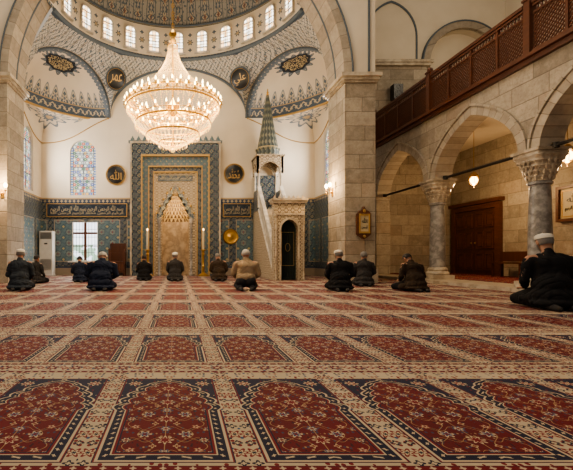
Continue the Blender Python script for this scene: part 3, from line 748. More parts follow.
def band(x0,x1,z,h,txts,y=15.378):
    o=empty('inscription_frieze',((x0+x1)/2,y,z),label='long navy tile frieze with pale interlaced calligraphy and gilt border',cat='calligraphy frieze',group='calligraphy friezes')
    w=x1-x0
    m=MB(); m.box((0,0,0),(w,.04,h)); m.build('panel',M_navy,o)
    m=MB(); m.strip([(-w/2+.03,-h/2+.03),(w/2-.03,-h/2+.03),(w/2-.03,h/2-.03),(-w/2+.03,h/2-.03)],[(-w/2,-h/2),(w/2,-h/2),(w/2,h/2),(-w/2,h/2)],'xz',-.035,.0,closed=True); m.build('border',M_goldpaint,o)
    m=MB(); n=max(3,int(w/.45))
    for i in range(n):
        for sg in (1,-1):
            cx_=-w/2+.1+(w-.2)*(i+.5)/n
            m.tube([(cx_+sg*(t-.5)*(w-.2)/n*1.5 if abs(cx_+sg*(t-.5)*(w-.2)/n*1.5)<w/2-.06 else math.copysign(w/2-.06,cx_),-.024,h*.34*sin(t*2*pi)) for t in [q/12 for q in range(13)]],.006,5)
    m.build('scrollwork',M_greyb,o)
    for txt,zo,hh in txts:
        t=fit(text_mesh(txt,h,.004,.001),w*.9,h*hh,True); t.materials.append(M_script); mk('lettering',t,o,(0,-.028,zo*h))
band(-5.05,-1.95,2.52,.52,((BIS+' '+BIS,.10,.62),('\uFDF2 '+W2+' '+W1+' \uFDF4 '+W2+' '+W1,-.20,.40))); band(1.72,2.80,2.52,.52,((W2+' \uFDF2 '+W1,.10,.60),(W1+' \uFDF4 '+W2,-.20,.38)))

# ---------------------------------------------------------------- mihrab
e=empty('mihrab',(-.1,15.39,.017),label='tall tiled prayer niche with stepped frames and gilded muqarnas hood',cat='mihrab')
def frame(name,hw0,h0,hw1,h1,y0,y1,mt):
    m=MB(); m.strip([(-hw0,0),(-hw0,h0),(hw0,h0),(hw0,0)],[(-hw1,0),(-hw1,h1),(hw1,h1),(hw1,0)],'xz',y0,y1); return m.build(name,mt,e,smooth=0)
frame('outer_fillet',1.63,4.95,1.69,5.02,-.50,-.01,M_marble)
frame('outer_frame',1.28,4.53,1.63,4.95,-.46,-.01,M_tile)
frame('marble_fillet',1.23,4.46,1.28,4.53,-.50,-.01,M_goldpaint)
frame('inner_frame',1.02,4.12,1.23,4.46,-.40,-.01,M_tile2)
frame('marble_fillet',.98,4.07,1.02,4.12,-.44,-.01,M_goldpaint)
frame('niche_border',.84,3.92,.98,4.07,-.36,-.01,M_tile)
frame('marble_fillet',.80,3.87,.84,3.92,-.40,-.01,M_goldpaint)
m=MB()
for i in range(15):
    x=-1.6+3.2*i/14; m.prism([(x-.1,5.02),(x+.1,5.02),(x+.07,5.12),(x,5.25),(x-.07,5.12)],'xz',-.42,-.3)
m.box((0,-.36,5.03),(3.5,.22,.06)); m.build('cresting',M_tile2,e,smooth=0)
na=archpts(0,.52,0,2.15,1.0,20,pt=.7)
m=MB(); m.prism([(-.80,0),(-.52,0)]+na[1:-1]+[(.52,0),(.80,0),(.80,3.88),(-.80,3.88)],'xz',-.34,-.28); m.build('spandrel_panel',M_carved,e,smooth=0)
m=MB(); m.box((0,-.35,3.66),(1.30,.03,.22)); m.build('inscription_panel',M_tile,e)
t=fit(text_mesh('\uFDF2 '+W2+' '+W1,.3,.004,.0),1.15,.13,True)
t.materials.append(M_script); mk('lettering',t,e,(0,-.37,3.66))
g=[(-.70,2.1),(-.70,2.32),(-.58,2.34),(-.58,2.58),(-.45,2.60),(-.45,2.84),(-.31,2.86),(-.31,3.06),(-.16,3.08),(-.16,3.22),(0,3.40)]
G=g+[(-a,b) for a,b in reversed(g[:-1])]
I=[(a*.84,b-.12) for a,b in G]
m=MB(); m.strip(I,G,'xz',-.39,-.34); m.build('gable_border',M_tile,e,smooth=0)
fm=MB(); fm.lathe([(.001,-.05),(.04,0),(.001,.07)],n=8); fme=fm.mesh('finial'); fme.materials.append(M_gold)
for a,b in G[1::2]: mk('finial',fme,e,(a,-.38,b+.03))
m=MB()
def nf(u,v):
    a=pi*u; z=v*2.05; return (-.52*cos(a),-.30+.285*sin(a),z)
m.grid(nf,32,10,0)
nt_=8
def nh(u,v):
    a=pi*u; z=2.05+v*1.10; k=v*nt_; t=math.floor(k); fr_=k-t
    s=max(0,1-((t+.0)/nt_)**1.25); s2=max(0,1-(min(nt_,t+1.0)/nt_)**1.25)
    q=s if fr_<.6 else s+(s2-s)*(fr_-.6)*2.5
    q*=1-.18*abs(sin(a*(5.5)+(t%2)*pi/2))*fr_
    return (-.56*q*cos(a),-.30+.285*q*sin(a),z)
m.grid(nh,88,64,1)
m.build('niche',[M_niche,M_muq],e,smooth=30,recalc=False)
for s in (-1,1):
    m=MB(); m.lathe([(.07,0),(.07,.1),(.045,.14),(.045,1.95),(.075,2.0),(.08,2.15),(.05,2.16)],(s*.60,-.40,0),16); m.build('colonette',M_grey,e)
def candle():
    b=MB(); b.lathe([(.20,0),(.20,.04),(.12,.09),(.05,.14),(.035,.3),(.06,.36),(.03,.42),(.03,.75),(.07,.80),(.03,.85),(.04,.92),(.10,.95),(.10,.98),(.03,.98)],n=20)
    c=MB(); c.lathe([(.035,.98),(.035,1.65),(.02,1.67)],n=14)
    d=MB(); d.sph((0,0,1.71),(.018,.018,.04),8,6)
    return b,c,d
cb=[q.mesh(n) for q,n in zip(candle(),('candlestick','candle','flame_bulb'))]
for me,mt in zip(cb,(M_brass,M_script,M_bulb2)): me.materials.append(mt)
for x in (-1.12,.93):
    o=empty('candlestick',(x,14.65,.016),label='tall brass floor candlestick holding a thick ivory candle',cat='candlestick',group='mihrab candlesticks')
    mk('holder',cb[0],o); mk('candle',cb[1],o); mk('bulb',cb[2],o)

# ---------------------------------------------------------------- minbar
MX=3.33; y0p=11.95
e=empty('minbar',(MX,0,.016),label='carved pale marble pulpit with stairs, canopy and conical spire',cat='minbar')
m=MB(); op=archpts(0,.25,0,1.55,.28,16,pt=.5)
m.prism([(-.46,0),(-.25,0)]+op[1:-1]+[(.25,0),(.46,0),(.46,2.32),(-.46,2.32)],'xz',y0p,y0p+.3)
m.build('portal',M_carved,e,smooth=0)
m=MB(); m.box((0,y0p+.15,2.35),(1.02,.40,.07)); m.box((0,y0p+.15,2.42),(1.08,.46,.06)); m.box((0,y0p-.01,1.98),(.90,.04,.05))
m.strip(op,archpts(0,.30,0,1.55,.35,16,pt=.5),'xz',y0p-.03,y0p+.01)
for s in (-1,1): m.lathe([(.04,0),(.04,.08),(.025,.1),(.025,1.9),(.04,1.95)],(s*.41,y0p-.03,0),10)
m.build('portal_moulding',M_marble,e,smooth=0)
m=MB()
for i in range(7):
    x=-.42+i*.14; m.prism([(x-.05,2.45),(x+.05,2.45),(x+.03,2.50),(x,2.56),(x-.03,2.50)],'xz',y0p+.05,y0p+.12)
m.build('crown',M_marble,e,smooth=0)
M_cur=mat('dark_green_curtain',color=(.006,.014,.012),rough=.8)
m=MB(); 
N_=28; A_=[(-.27+.54*i/N_,y0p+.22+.012*sin(i*1.6)) for i in range(N_+1)]
for i in range(N_):
    (xa,ya),(xb,yb)=A_[i],A_[i+1]; m.add([(xa,ya,.02),(xb,yb,.02),(xb,yb,1.62),(xa,ya,1.62)],[(0,1,2,3)])
m.prism(archpts(0,.25,1.5,1.55,.28,16,pt=.5),'xz',y0p+.23,y0p+.25); m.build('curtain',M_cur,e,smooth=0)
m=MB(); m.strip([(-.18,.45),(.18,.45),(.18,1.45),(-.18,1.45)],[(-.19,.44),(.19,.44),(.19,1.46),(-.19,1.46)],'xz',y0p+.185,y0p+.195,closed=True); m.tube([(.07*cos(q),y0p+.19,1.0+.12*sin(q)) for q in [2*pi*i/20 for i in range(20)]],.006,5,closed=True); m.build('curtain_embroidery',M_goldpaint,e,smooth=0)
zp=2.4; ys=y0p+.32; run=14.45-ys
m=MB(); NS=10
for k in range(NS):
    y=ys+k*run/NS; m.box((0,(y+15.3)/2,.12+.24*k),(.72,15.3-y,.24))
m.build('stair',M_marble,e,smooth=0)
for s in (-1,1):
    x0=s*.36;x1=s*.46
    m=MB(); m.prism([(ys,0),(15.3,0),(15.3,zp),(14.45,zp),(ys,.30)],'yz',min(x0,x1),max(x0,x1)); m.build('side_wall',M_carved,e,smooth=0)
for s in (-1,1):
    m=MB()
    x0=s*.36;x1=s*.44; a,b=min(x0,x1),max(x0,x1)
    m.strip([(ys,.98),(14.45,zp+.75)],[(ys,1.10),(14.45,zp+.87)],'yz',a-.02,b+.02)
    m.strip([(ys,.28),(14.45,zp-.02)],[(ys,.38),(14.45,zp+.08)],'yz',a-.01,b+.03)
    nb=22
    for k in range(nb):
        y=ys+.05+k*(run-.08)/nb; z=.33+(y-ys)*(zp-.33)/run
        m.box(((a+b)/2,y,z+.36),(.05,.05,.72))
    m.build('parapet',M_marble_w,e,smooth=0)
for sx in (-1,1):
    for yy in (14.5,15.22):
        m=MB(); m.lathe([(.06,0),(.06,.06),(.045,.1),(.042,1.35),(.065,1.42),(.065,1.5)],(sx*.40,yy,zp),12)
        m.build('canopy_column',M_marble_w,e)
m=MB()
m.box((0,14.86,zp+.03),(.94,.9,.1))
for s in (-1,1): m.box((s*.42,14.86,zp+.4),(.06,.72,.7))
m.box((0,15.24,zp+.75),(.8,.04,1.3)); m.build('platform',M_tile,e,smooth=0)
m=MB()
ca=archpts(0,.35,zp+1.35,zp+1.4,.35,12,pt=.3)
for y0,y1 in ((14.44,14.52),(15.2,15.28)):
    m.prism([(-.48,zp+1.35),(-.35,zp+1.35)]+ca[1:-1]+[(.35,zp+1.35),(.48,zp+1.35),(.48,zp+1.95),(-.48,zp+1.95)],'xz',y0,y1)
cb_=archpts(14.86,.34,zp+1.35,zp+1.4,.35,12,pt=.3)
for s in (-1,1):
    x0,x1=sorted((s*.40,s*.48)); m.prism([(14.44,zp+1.35),(14.52,zp+1.35)]+cb_[1:-1]+[(15.2,zp+1.35),(15.28,zp+1.35),(15.28,zp+1.95),(14.44,zp+1.95)],'yz',x0,x1)
m.box((0,14.86,zp+1.98),(1.04,.96,.06)); m.build('canopy',M_carved,e,smooth=0)
m=MB(); m.lathe([(.42,0),(.42,.22),(.45,.24),(.45,.28),(.39,.30),(.25,1.05),(.13,1.8),(.045,2.3)],(0,0,0),16); m.build('spire',M_spire,e,(0,14.86,zp+2.01),smooth=0)
m=MB(); m.lathe([(.04,0),(.06,.03),(.03,.07),(.05,.11),(.02,.15),(.02,.22),(.001,.26)],n=12); m.build('finial',M_gold,e,(0,14.86,zp+4.30))

# ---------------------------------------------------------------- chandelier
e=empty('chandelier',(-.11,8.5,0),label='large gilded crystal chandelier with tiers of glowing candle lamps',cat='chandelier')
ch=MB(); z=5.55
while z<12.5:
    ch.tube([(.03*cos(q),0,z+.05*sin(q)) if int((z*10)%2)==0 else (0,.03*cos(q),z+.05*sin(q)) for q in [2*pi*i/8 for i in range(8)]],.008,5,closed=True); z+=.085
ch.tube([(0,0,5.4),(0,0,12.59)],.010,6)
ch.build('chain',M_brass,e)
m=MB(); m.tube([(0,0,3.0),(0,0,5.5)],.020,10); m.lathe([(.03,0),(.08,.05),(.04,.12),(.09,.2),(.03,.3)],(0,0,5.25),16); m.lathe([(.02,0),(.12,.08),(.16,.2),(.06,.32),(.02,.4)],(0,0,3.7),16); m.build('stem',M_gold,e)
rings=[(.11,5.20),(.93,4.04),(.98,3.88),(.80,3.55),(.56,3.32),(.30,3.15)]
for r,z in rings:
    m=MB(); m.tube([(r*cos(2*pi*i/48),r*sin(2*pi*i/48),z) for i in range(48)],.020 if r>.5 else .012,8,closed=True); m.build('gilded_ring',M_gold,e)
m=MB()
for i in range(12):
    a=2*pi*i/12; 
    m.tube([(0,0,3.8)]+[((.1+.85*t)*cos(a),(.1+.85*t)*sin(a),3.8-.15*sin(pi*t)+.15*t) for t in [k/8 for k in range(9)]],.012,6)
m.build('gilded_arms',M_gold,e)
def bead(m,p,s): 
    x,y,z=p; m.add([(x,y,z+s*1.4),(x+s,y,z),(x,y+s,z),(x-s,y,z),(x,y-s,z),(x,y,z-s*1.4)],[(0,1,2),(0,2,3),(0,3,4),(0,4,1),(5,2,1),(5,3,2),(5,4,3),(5,1,4)])
m=MB()
def strand(p,q,n,sag,s=.012):
    for k in range(n+1):
        t=k/n; bead(m,(p[0]+(q[0]-p[0])*t,p[1]+(q[1]-p[1])*t,p[2]+(q[2]-p[2])*t-sag*4*t*(1-t)),s)
def rp(r,z,a): return (r*cos(a),r*sin(a),z)
for i in range(48):
    a=2*pi*i/48
    for k in range(43):
        t=k/42; r=.10+.83*(t**2.0); z=5.20-1.15*t
        bead(m,rp(r,z,a),.0075)
for i in range(12):
    a=2*pi*i/12; strand(rp(.04,5.42,a),rp(.10,5.20,a),6,.0,.008)
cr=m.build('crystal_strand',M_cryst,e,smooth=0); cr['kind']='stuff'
m=MB()
for (r0,z0),(r1,z1),n in (((.98,3.88),(.80,3.55),56),((.80,3.55),(.56,3.32),46),((.56,3.32),(.30,3.15),36),((.30,3.15),(.05,3.02),24)):
    for i in range(n):
        a=2*pi*i/n; strand(rp(r0,z0,a),rp(r1,z1,a),10,.03,.009); strand(rp(r0,z0,a),rp(r0,z0-.09,a),4,0,.009)
for r,z,n in ((.93,4.04,24),(.98,3.88,24),(.80,3.55,20),(.56,3.32,14)):
    for i in range(n):
        strand(rp(r,z,2*pi*i/n),rp(r,z,2*pi*(i+1)/n),7,.06,.010)
for i in range(100):
    a=2*pi*i/100; strand(rp(.94,4.05,a),rp(.975,3.88,a),5,0,.009)
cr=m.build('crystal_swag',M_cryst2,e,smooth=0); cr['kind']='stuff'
m=MB(); m.sph((0,0,2.98),.045,12,8); m.build('crystal_drop',M_cryst2,e)
bm1=MB(); bm1.lathe([(.001,0),(.013,.01),(.016,.03),(.010,.055),(.001,.080)],n=8); mb1=bm1.mesh('bulb'); mb1.materials.append(M_bulb)
BR=((.88,4.13,34),(1.02,3.98,36),(.74,3.74,20))
for r,z,n in BR:
    for i in range(n):
        a=2*pi*(i+.5)/n; mk('bulb',mb1,e,(r*cos(a),r*sin(a),z))
m=MB()
for r,z,n in BR:
    for i in range(n):
        a=2*pi*(i+.5)/n; m.lathe([(.03,-.06),(.035,-.05),(.014,-.045),(.014,0),(.001,0)],(r*cos(a),r*sin(a),z),8)
    m.tube([((r)*cos(2*pi*i/40),(r)*sin(2*pi*i/40),z-.07) for i in range(40)],.009,6,closed=True)
m.build('candle_cup',M_gold,e)['kind']='stuff'

# ---------------------------------------------------------------- sconces, lamps
def point_light(loc,w,r=.06,c=(1,.66,.34)):
    l=bpy.data.lights.new('point_light','POINT'); l.energy=w; l.color=c; l.shadow_soft_size=r
    o=bpy.data.objects.new('point_light',l); COL.objects.link(o); o.location=loc; return o
def sconce(loc,rz):
    e=empty('wall_sconce',loc,rz,label='brass wall sconce with two glowing candle bulbs on a stone pier',cat='wall lamp',group='wall sconces')
    m=MB(); m.box((0,-.015,0),(.09,.03,.24)); m.sph((0,-.04,0),.04)
    for s in (-1,1):
        m.tube([(0,-.04,0),(s*.06,-.12,-.06),(s*.13,-.14,-.03),(s*.14,-.14,.05)],.011,6); m.lathe([(.012,0),(.035,.02),(.012,.03),(.014,.12),(.001,.12)],(s*.14,-.14,.04),10)
    m.build('bracket',M_brass,e)
    for s in (-1,1):
        m=MB(); m.sph((s*.14,-.14,.20),(.045,.045,.07),10,8); m.build('bulb',M_bulb,e)
    return e
sconce((4.55,11.75,2.62),-pi/2); sconce((-4.78,10.9,2.45),0)
point_light((4.2,11.7,2.85),60); point_light((-4.78,10.55,2.7),60)
def pend(loc,top,s=1.0):
    e=empty('hanging_lamp',loc,label='brass hanging lantern with glowing glass globe',cat='hanging lamp',group='arcade lanterns')
    m=MB(); m.tube([(0,0,.2*s),(0,0,(top-loc[2])/s)],.007,6); m.build('chain',M_brass,e)
    m=MB(); m.lathe([(.02,.24),(.05,.22),(.10,.16),(.115,.12),(.10,.10)],n=16)
    m.lathe([(.09,-.10),(.06,-.13),(.02,-.15),(.012,-.2),(.001,-.22)],n=16)
    for i in range(6):
        a=pi*i/3; m.tube([(.105*cos(a),.105*sin(a),.11),(.125*cos(a),.125*sin(a),0),(.09*cos(a),.09*sin(a),-.10)],.006,5)
    m.build('lamp_cage',M_brass,e)
    m=MB(); m.sph((0,0,0),(.10,.10,.11),16,10); m.build('globe',M_bulb2,e)
    e.scale=(s,s,s)
    return e
pend((8.8,11.9,3.0),4.6); pend((8.0,8.22,2.80),4.6)
point_light((8.8,11.9,2.70),85,.12); point_light((8.0,8.22,2.5),40,.12)

# ---------------------------------------------------------------- furnishings
e=empty('wall_plaque',(5.03,10.87,1.33),label='ornate carved and gilded plaque with script panel on the pier',cat='plaque')
m=MB(); m.prism([(-.19,0),(.19,0),(.19,.55),(.13,.63),(.06,.66),(0,.76),(-.06,.66),(-.13,.63),(-.19,.55)],'xz',-.07,.02); m.prism([(-.19,0),(.19,0),(.1,-.07),(0,-.13),(-.1,-.07)],'xz',-.06,.02); m.build('case',M_wood2,e,smooth=0)
m=MB(); m.strip([(-.11,.08),(.11,.08),(.11,.50),(-.11,.50)],[(-.145,.045),(.145,.045),(.145,.535),(-.145,.535)],'xz',-.10,-.06,closed=True)
for i in range(9): m.sph((-.14+.035*i,-.09,.545),.014,8,6); m.sph((-.14+.035*i,-.09,.035),.014,8,6)
m.sph((0,-.08,.64),(.04,.02,.05),10,8); m.sph((0,-.08,-.05),(.04,.02,.04),10,8); m.build('gilt_frame',M_goldpaint,e,smooth=0)
m=MB(); m.box((0,-.075,.29),(.23,.012,.43)); m.build('panel',M_script,e)
t=fit(text_mesh('\uFDF2',.2,.003,.002),.15,.14,True); t.materials.append(M_black); mk('lettering',t,e,(0,-.085,.38))
t=fit(text_mesh(W2,.2,.003,.001),.15,.10,True); t.materials.append(M_black); mk('lettering',t,e,(0,-.085,.19))
e=empty('air_conditioner',(-4.93,15.1,.017),label='white floor-standing air conditioner against the tiled wall',cat='air conditioner')
m=MB(); m.box((0,0,.85),(.50,.36,1.66)); m.box((0,0,.02),(.54,.40,.04)); b=m.build('body',M_white,e,smooth=0)
md=b.modifiers.new('bv','BEVEL'); md.width=.02; md.segments=3
m=MB()
for k in range(7): m.box((0,-.19,1.42+.03*k),(.40,.02,.012))
m.box((0,-.182,1.5),(.42,.01,.25)); m.build('air_vent',M_grille,e,smooth=0)
m=MB(); 
for k in range(10): m.box((0,-.19,.25+.04*k),(.40,.015,.015))
m.build('intake_grille',M_grille,e,smooth=0)
m=MB(); m.box((0,-.185,1.2),(.12,.012,.05)); m.build('display',M_black,e)
e=empty('wooden_lectern',(-2.28,15.05,.017),label='small dark wooden preacher chair with carved panels',cat='lectern')
m=MB(); m.box((0,0,.5),(.62,.5,.08)); m.box((0,0,.30),(.52,.42,.36)); m.build('body',M_wood,e,smooth=0)
for sx in (-.27,.27):
    for sy in (-.2,.2):
        m=MB(); m.box((sx,sy,.5 if sy<0 else .6),(.06,.06,1.0 if sy<0 else 1.2)); m.build('leg',M_wood,e)
m=MB(); m.box((0,.21,.85),(.52,.03,.6)); m.box((0,.2,1.18),(.62,.05,.08)); m.build('backrest',M_wood,e,smooth=0)
m=MB(); m.box((0,-.2,.9),(.56,.05,.05)); m.box((-.27,0,.9),(.05,.45,.05)); m.box((.27,0,.9),(.05,.45,.05)); m.build('railing',M_wood,e,smooth=0)
m=MB()
for i in range(5): m.box((-.2+.1*i,-.225,.32),(.05,.02,.28))
m.build('carved_panel',M_wood2,e,smooth=0)
e=empty('brass_disc',(2.02,15.385,1.5),label='round hammered brass disc ornament on the tiled wall',cat='wall ornament')
m=MB(); m.lathe([(.001,.06),(.06,.05),(.10,.03),(.22,.035),(.27,.05),(.30,.02),(.30,0),(.001,0)],n=36); me=m.mesh('disc'); me.transform(Matrix.Rotation(pi/2,4,'X')); me.materials.append(M_brass); mk('disc',me,e)
m=MB(); m.tube([(.24*cos(2*pi*i/28),-.05,.24*sin(2*pi*i/28)) for i in range(28)],.01,6,closed=True); m.build('rim',M_gold,e)
e=empty('loudspeaker',(8.15,14.9,6.85),label='black box loudspeaker fixed to the stone pilaster',cat='speaker')
m=MB(); m.box((0,0,0),(.34,.26,.55)); m.box((0,.155,0),(.08,.08,.1)); m.build('cabinet',M_black,e,smooth=0)
for z,r in ((-.1,.12),(.16,.06)):
    m=MB(); m.tube([(r*cos(2*pi*i/20),-.135,z+r*sin(2*pi*i/20)) for i in range(20)],.008,5,closed=True); m.build('driver_ring',M_grille,e)
e=empty('framed_calligraphy',(10.42,10.55,2.15),-pi/2,label='framed ivory calligraphy panel with carved gilt border on the stone wall',cat='picture')
m=MB(); m.strip([(-.36,-.40),(.36,-.40),(.36,.40),(-.36,.40)],[(-.44,-.48),(.44,-.48),(.44,.48),(-.44,.48)],'xz',-.05,.06,closed=True); m.build('frame',M_wood2,e,smooth=0)
m=MB(); m.box((0,.03,0),(.74,.04,.82)); m.build('panel',M_script,e)
t=fit(text_mesh('\uFDF2',.5,.004,.001),.34,.22,True); t.materials.append(M_black); mk('lettering',t,e,(0,-.0,.14))
t=fit(text_mesh(W1+' '+W2,.5,.004,.001),.44,.14,True); t.materials.append(M_black); mk('lettering',t,e,(0,-.0,-.14))
m=MB(); m.strip([(-.29,-.33),(.29,-.33),(.29,.33),(-.29,.33)],[(-.32,-.36),(.32,-.36),(.32,.36),(-.32,.36)],'xz',-.0,.02,closed=True); m.build('inner_border',M_goldpaint,e,smooth=0)

# ---------------------------------------------------------------- people
def vox(mb,size,sm=4):
    me=mb.mesh('tmp',0,True); o=bpy.data.objects.new('tmp',me); COL.objects.link(o)
    r=o.modifiers.new('r','REMESH'); r.mode='VOXEL'; r.voxel_size=size; r.use_smooth_shade=True
    if sm: s=o.modifiers.new('s','SMOOTH'); s.iterations=sm; s.factor=.5
    dg=bpy.context.evaluated_depsgraph_get(); dg.update()
    ne=bpy.data.meshes.new_from_object(o.evaluated_get(dg)); bpy.data.objects.remove(o); ne.materials.clear()
    ne.polygons.foreach_set('use_smooth',[True]*len(ne.polygons)); return ne
M_skin=mat('skin',color=(.40,.215,.14),rough=.55)
M_capw=mat('white_knit_cap',color=(.70,.66,.58),rough=.9,bump=.3,bs=120)
M_hairg=mat('grey_hair',color=(.18,.168,.158),rough=.8,bump=.4,bs=150)
M_hairw=mat('white_hair',color=(.42,.40,.37),rough=.8,bump=.4,bs=150)
M_haird=mat('dark_hair',color=(.022,.017,.014),rough=.7,bump=.4,bs=150)
M_eye=mat('eye_dark',color=(.05,.03,.02),rough=.2)
def variant(lean=.0,hp=.0,yaw=0,wide=1.0,vs=.008,seed=0,skirt=True,roll=0):
    piv=Vector((0,0,.22)); RL=Matrix.Rotation(roll,3,'Y')@Matrix.Rotation(-lean,3,'X')
    def L(p): return piv+RL@(Vector(p)-piv)
    nk=L((0,.015,.68)); RH=Matrix.Rotation(yaw,3,'Z')@Matrix.Rotation(-(lean+hp),3,'X')
    def H(p): return nk+RH@(Vector(p)-Vector((0,.015,.68)))
    W=wide
    b=MB()
    b.sph((0,-.01,.24),(.160*W,.125,.12),16,12); b.sph(L((0,0,.40)),(.135*W,.10,.16),16,12,R=RL); b.sph(L((0,.0,.54)),(.155*W,.10,.14),16,12,R=RL)
    b.cap(L((-.14*W,0,.605)),.052,L((.14*W,0,.605)),.052); b.cap(L((0,-.0,.60)),.066,nk,.053); b.cap(nk,.053,H((0,.02,.77)),.056)
    b.sph(H((0,.02,.835)),(.076,.094,.088),18,14,R=RH); b.sph(H((0,.045,.79)),(.058,.064,.075),16,12,R=RH); b.sph(H((0,.085,.745)),(.03,.028,.022),10,8,R=RH)
    b.cap(H((0,.108,.83)),.010,H((0,.128,.795)),.014,8); b.sph(H((0,.1,.765)),(.024,.014,.007),8,6,R=RH); b.sph(H((0,.1,.752)),(.02,.014,.007),8,6,R=RH)
    b.cap(H((-.035,.098,.85)),.011,H((.035,.098,.85)),.011,8)
    for s in (-1,1):
        b.sph(H((s*.078,.02,.81)),(.011,.022,.034),8,8,R=RH)
        hip=(s*.09,.0,.20);kn=(s*.17,.40,.085);an=(s*.10,-.12,.055)
        b.cap(hip,.085,kn,.062); b.cap(kn,.055,(s*.13,.1,.06),.055); b.cap((s*.13,.1,.06),.055,an,.035); b.cap(an,.036,(s*.085,-.27,.032),.028)
        sh=L((s*.18*W,0,.60)); el=L((s*.235*W,.03,.36)); wr=Vector((s*.15,.25,.245))
        b.cap(sh,.050,el,.040); b.cap(el,.040,wr,.026)
        pm=Vector((s*.142,.30,.232)); b.cap(wr,.026,pm,.022); b.sph(pm,(.040,.048,.018),10,8)
        for i,(dx,l) in enumerate(((-.030,.060),(-.010,.072),(.010,.068),(.028,.052))):
            p0=pm+Vector((s*dx,.035,0)); p1=p0+Vector((s*dx*.2,l*.5,-.002)); p2=p1+Vector((0,l*.4,-.022)); b.cap(p0,.010,p1,.009,8); b.cap(p1,.009,p2,.0075,8)
        t0=pm+Vector((-s*.035,-.01,0)); t1_=t0+Vector((-s*.025,.03,-.008)); t2_=t1_+Vector((-s*.003,.028,-.008)); b.cap(t0,.012,t1_,.010,8); b.cap(t1_,.010,t2_,.008,8)
    body=vox(b,vs,3)
    c=MB()
    c.sph(L((0,-.005,.42)),(.172*W,.132,.22),16,12,R=RL); c.sph(L((0,-.01,.53)),(.178*W,.125,.145),16,12,R=RL)
    c.cap(L((-.145*W,0,.590)),.064,L((.145*W,0,.590)),.064); c.cap(L((0,-.01,.615)),.082,L((0,.0,.69)),.060)
    c.cap(L((-.09*W,-.005,.625)),.055,L((.09*W,-.005,.625)),.055)
    if skirt:
        c.sph((0,-.03,.28),(.192*W,.165,.18),18,12); c.sph((0,-.05,.16),(.215*W,.19,.15),18,12); c.sph((0,-.09,.08),(.235*W,.20,.07),18,10)
    else:
        c.sph((0,-.02,.29),(.182*W,.145,.14),18,12)
    for s in (-1,1):
        sh=L((s*.178*W,0,.58)); el=L((s*.236*W,.02,.36)); wr=Vector((s*.155,.235,.25))
        c.cap(sh,.062,el,.052); c.cap(el,.052,wr,.038)
        if skirt: c.cap((s*.12,-.02,.14),.105,(s*.17,.14,.10),.085)
    coat=vox(c,max(vs,.010),6)
    for v in coat.vertices:
        p=v.co; n=v.normal; k=noise.noise(Vector((p.x*6+seed,p.y*6,p.z*8)))*.018+noise.noise(Vector((p.x*18,p.y*18+seed,p.z*7+5)))*.009
        q=noise.noise(Vector((p.x*4+seed,p.y*4,p.z*4))); f=abs(sin(p.z*15+p.x*22*(1 if p.x>0 else -1)+8*q)); k-=.013*(1-f)**3
        v.co=p+n*k
        if v.co.z<.018: v.co.z=.018
    t=MB()
    for s in (-1,1):
        t.cap((s*.09,.0,.20),.10,(s*.17,.40,.085),.074); t.cap((s*.17,.40,.085),.068,(s*.14,.1,.075),.070); t.cap((s*.14,.1,.075),.072,(s*.115,-.17,.066),.054)
    if not skirt: t.sph((-.075,-.05,.19),(.125,.14,.13),14,10); t.sph((.075,-.05,.19),(.125,.14,.13),14,10)
    tr=vox(t,.012,4)
    socks=[]
    for s in (-1,1):
        k_=MB(); k_.cap((s*.115,-.18,.056),.044,(s*.09,-.27,.042),.040); k_.cap((s*.09,-.27,.042),.040,(s*.08,-.34,.034),.032); socks.append(vox(k_,.01,3))
    h=MB()
    def hf(u,v):
        a=pi*(-.0+1.0*u); e=-.62+1.5*v; q=Vector((-.081*cos(e)*cos(a),-.100*cos(e)*sin(a),.094*sin(e)))
        return H(Vector((0,.02,.83))+q)
    h.grid(hf,20,14); hair=h.mesh('hair',60,False)
    h=MB()
    def hf2(u,v):
        a=2*pi*u; lo=-.55+ (1.05 if sin(a)>0 else 0)*max(0,sin(a)); e=lo+(pi/2-lo)*v; q=Vector((.083*cos(e)*cos(a),.102*cos(e)*sin(a),.097*sin(e)))
        return H(Vector((0,.018,.83))+q)
    h.grid(hf2,28,14); hair2=h.mesh('hair',60,False)
    cpm=MB()
    def cf(u,v):
        a=2*pi*u; 
        r=1.0 if v<.35 else math.sqrt(max(0,1-((v-.35)/.65)**2.2)); z=.030*min(1,v/.35)+(.045*(v-.35)/.65 if v>.35 else 0)
        return H(Vector((.085*r*cos(a),.016+.104*r*sin(a),.858+.012*sin(a)+z)))
    cpm.grid(cf,28,14); cm=cpm.mesh('prayer_cap',60)
    ey=MB()
    for s in (-1,1): ey.sph(H((s*.03,.1,.832)),.011,8,6)
    eye=ey.mesh('eyes')
    bd=MB()
    def bf(u,v):
        a=pi*u; e=-1.2+1.25*v; return H(Vector((0,.045,.79))+Vector((.066*cos(a)*cos(e),.080*sin(a)*cos(e),.088*sin(e))))
    bd.grid(bf,16,8); beard=bd.mesh('beard',60,False)
    return dict(body=body,coat=coat,trousers=tr,sock=socks[0],sock2=socks[1],hair=hair,hair2=hair2,prayer_cap=cm,eyes=eye,beard=beard)
V=[variant(.05,.12,vs=.009),variant(.24,.50,.15,1.08,vs=.009,seed=3,roll=.04),variant(.02,.05,-.25,.95,vs=.009,seed=8),variant(.12,.20,.12,1.06,vs=.008,seed=12),variant(.12,.30,.3,1.02,vs=.009,seed=20,roll=-.05),variant(.06,.12,.08,1.05,vs=.009,seed=27,skirt=False)]
for d in V:
    for me in d.values(): me.materials.append(M_skin)
def cloth(n,c):
    def f(T):
        k=T.noise(7,4); return dict(color=T.mix(k,tuple(q*.7 for q in c),tuple(q*1.25 for q in c)),rough=.9,h=T.noise(18,4)+T.noise(300,1)*.15,bump=.5,bd=.02)
    return mat(n,f,spec=.2)
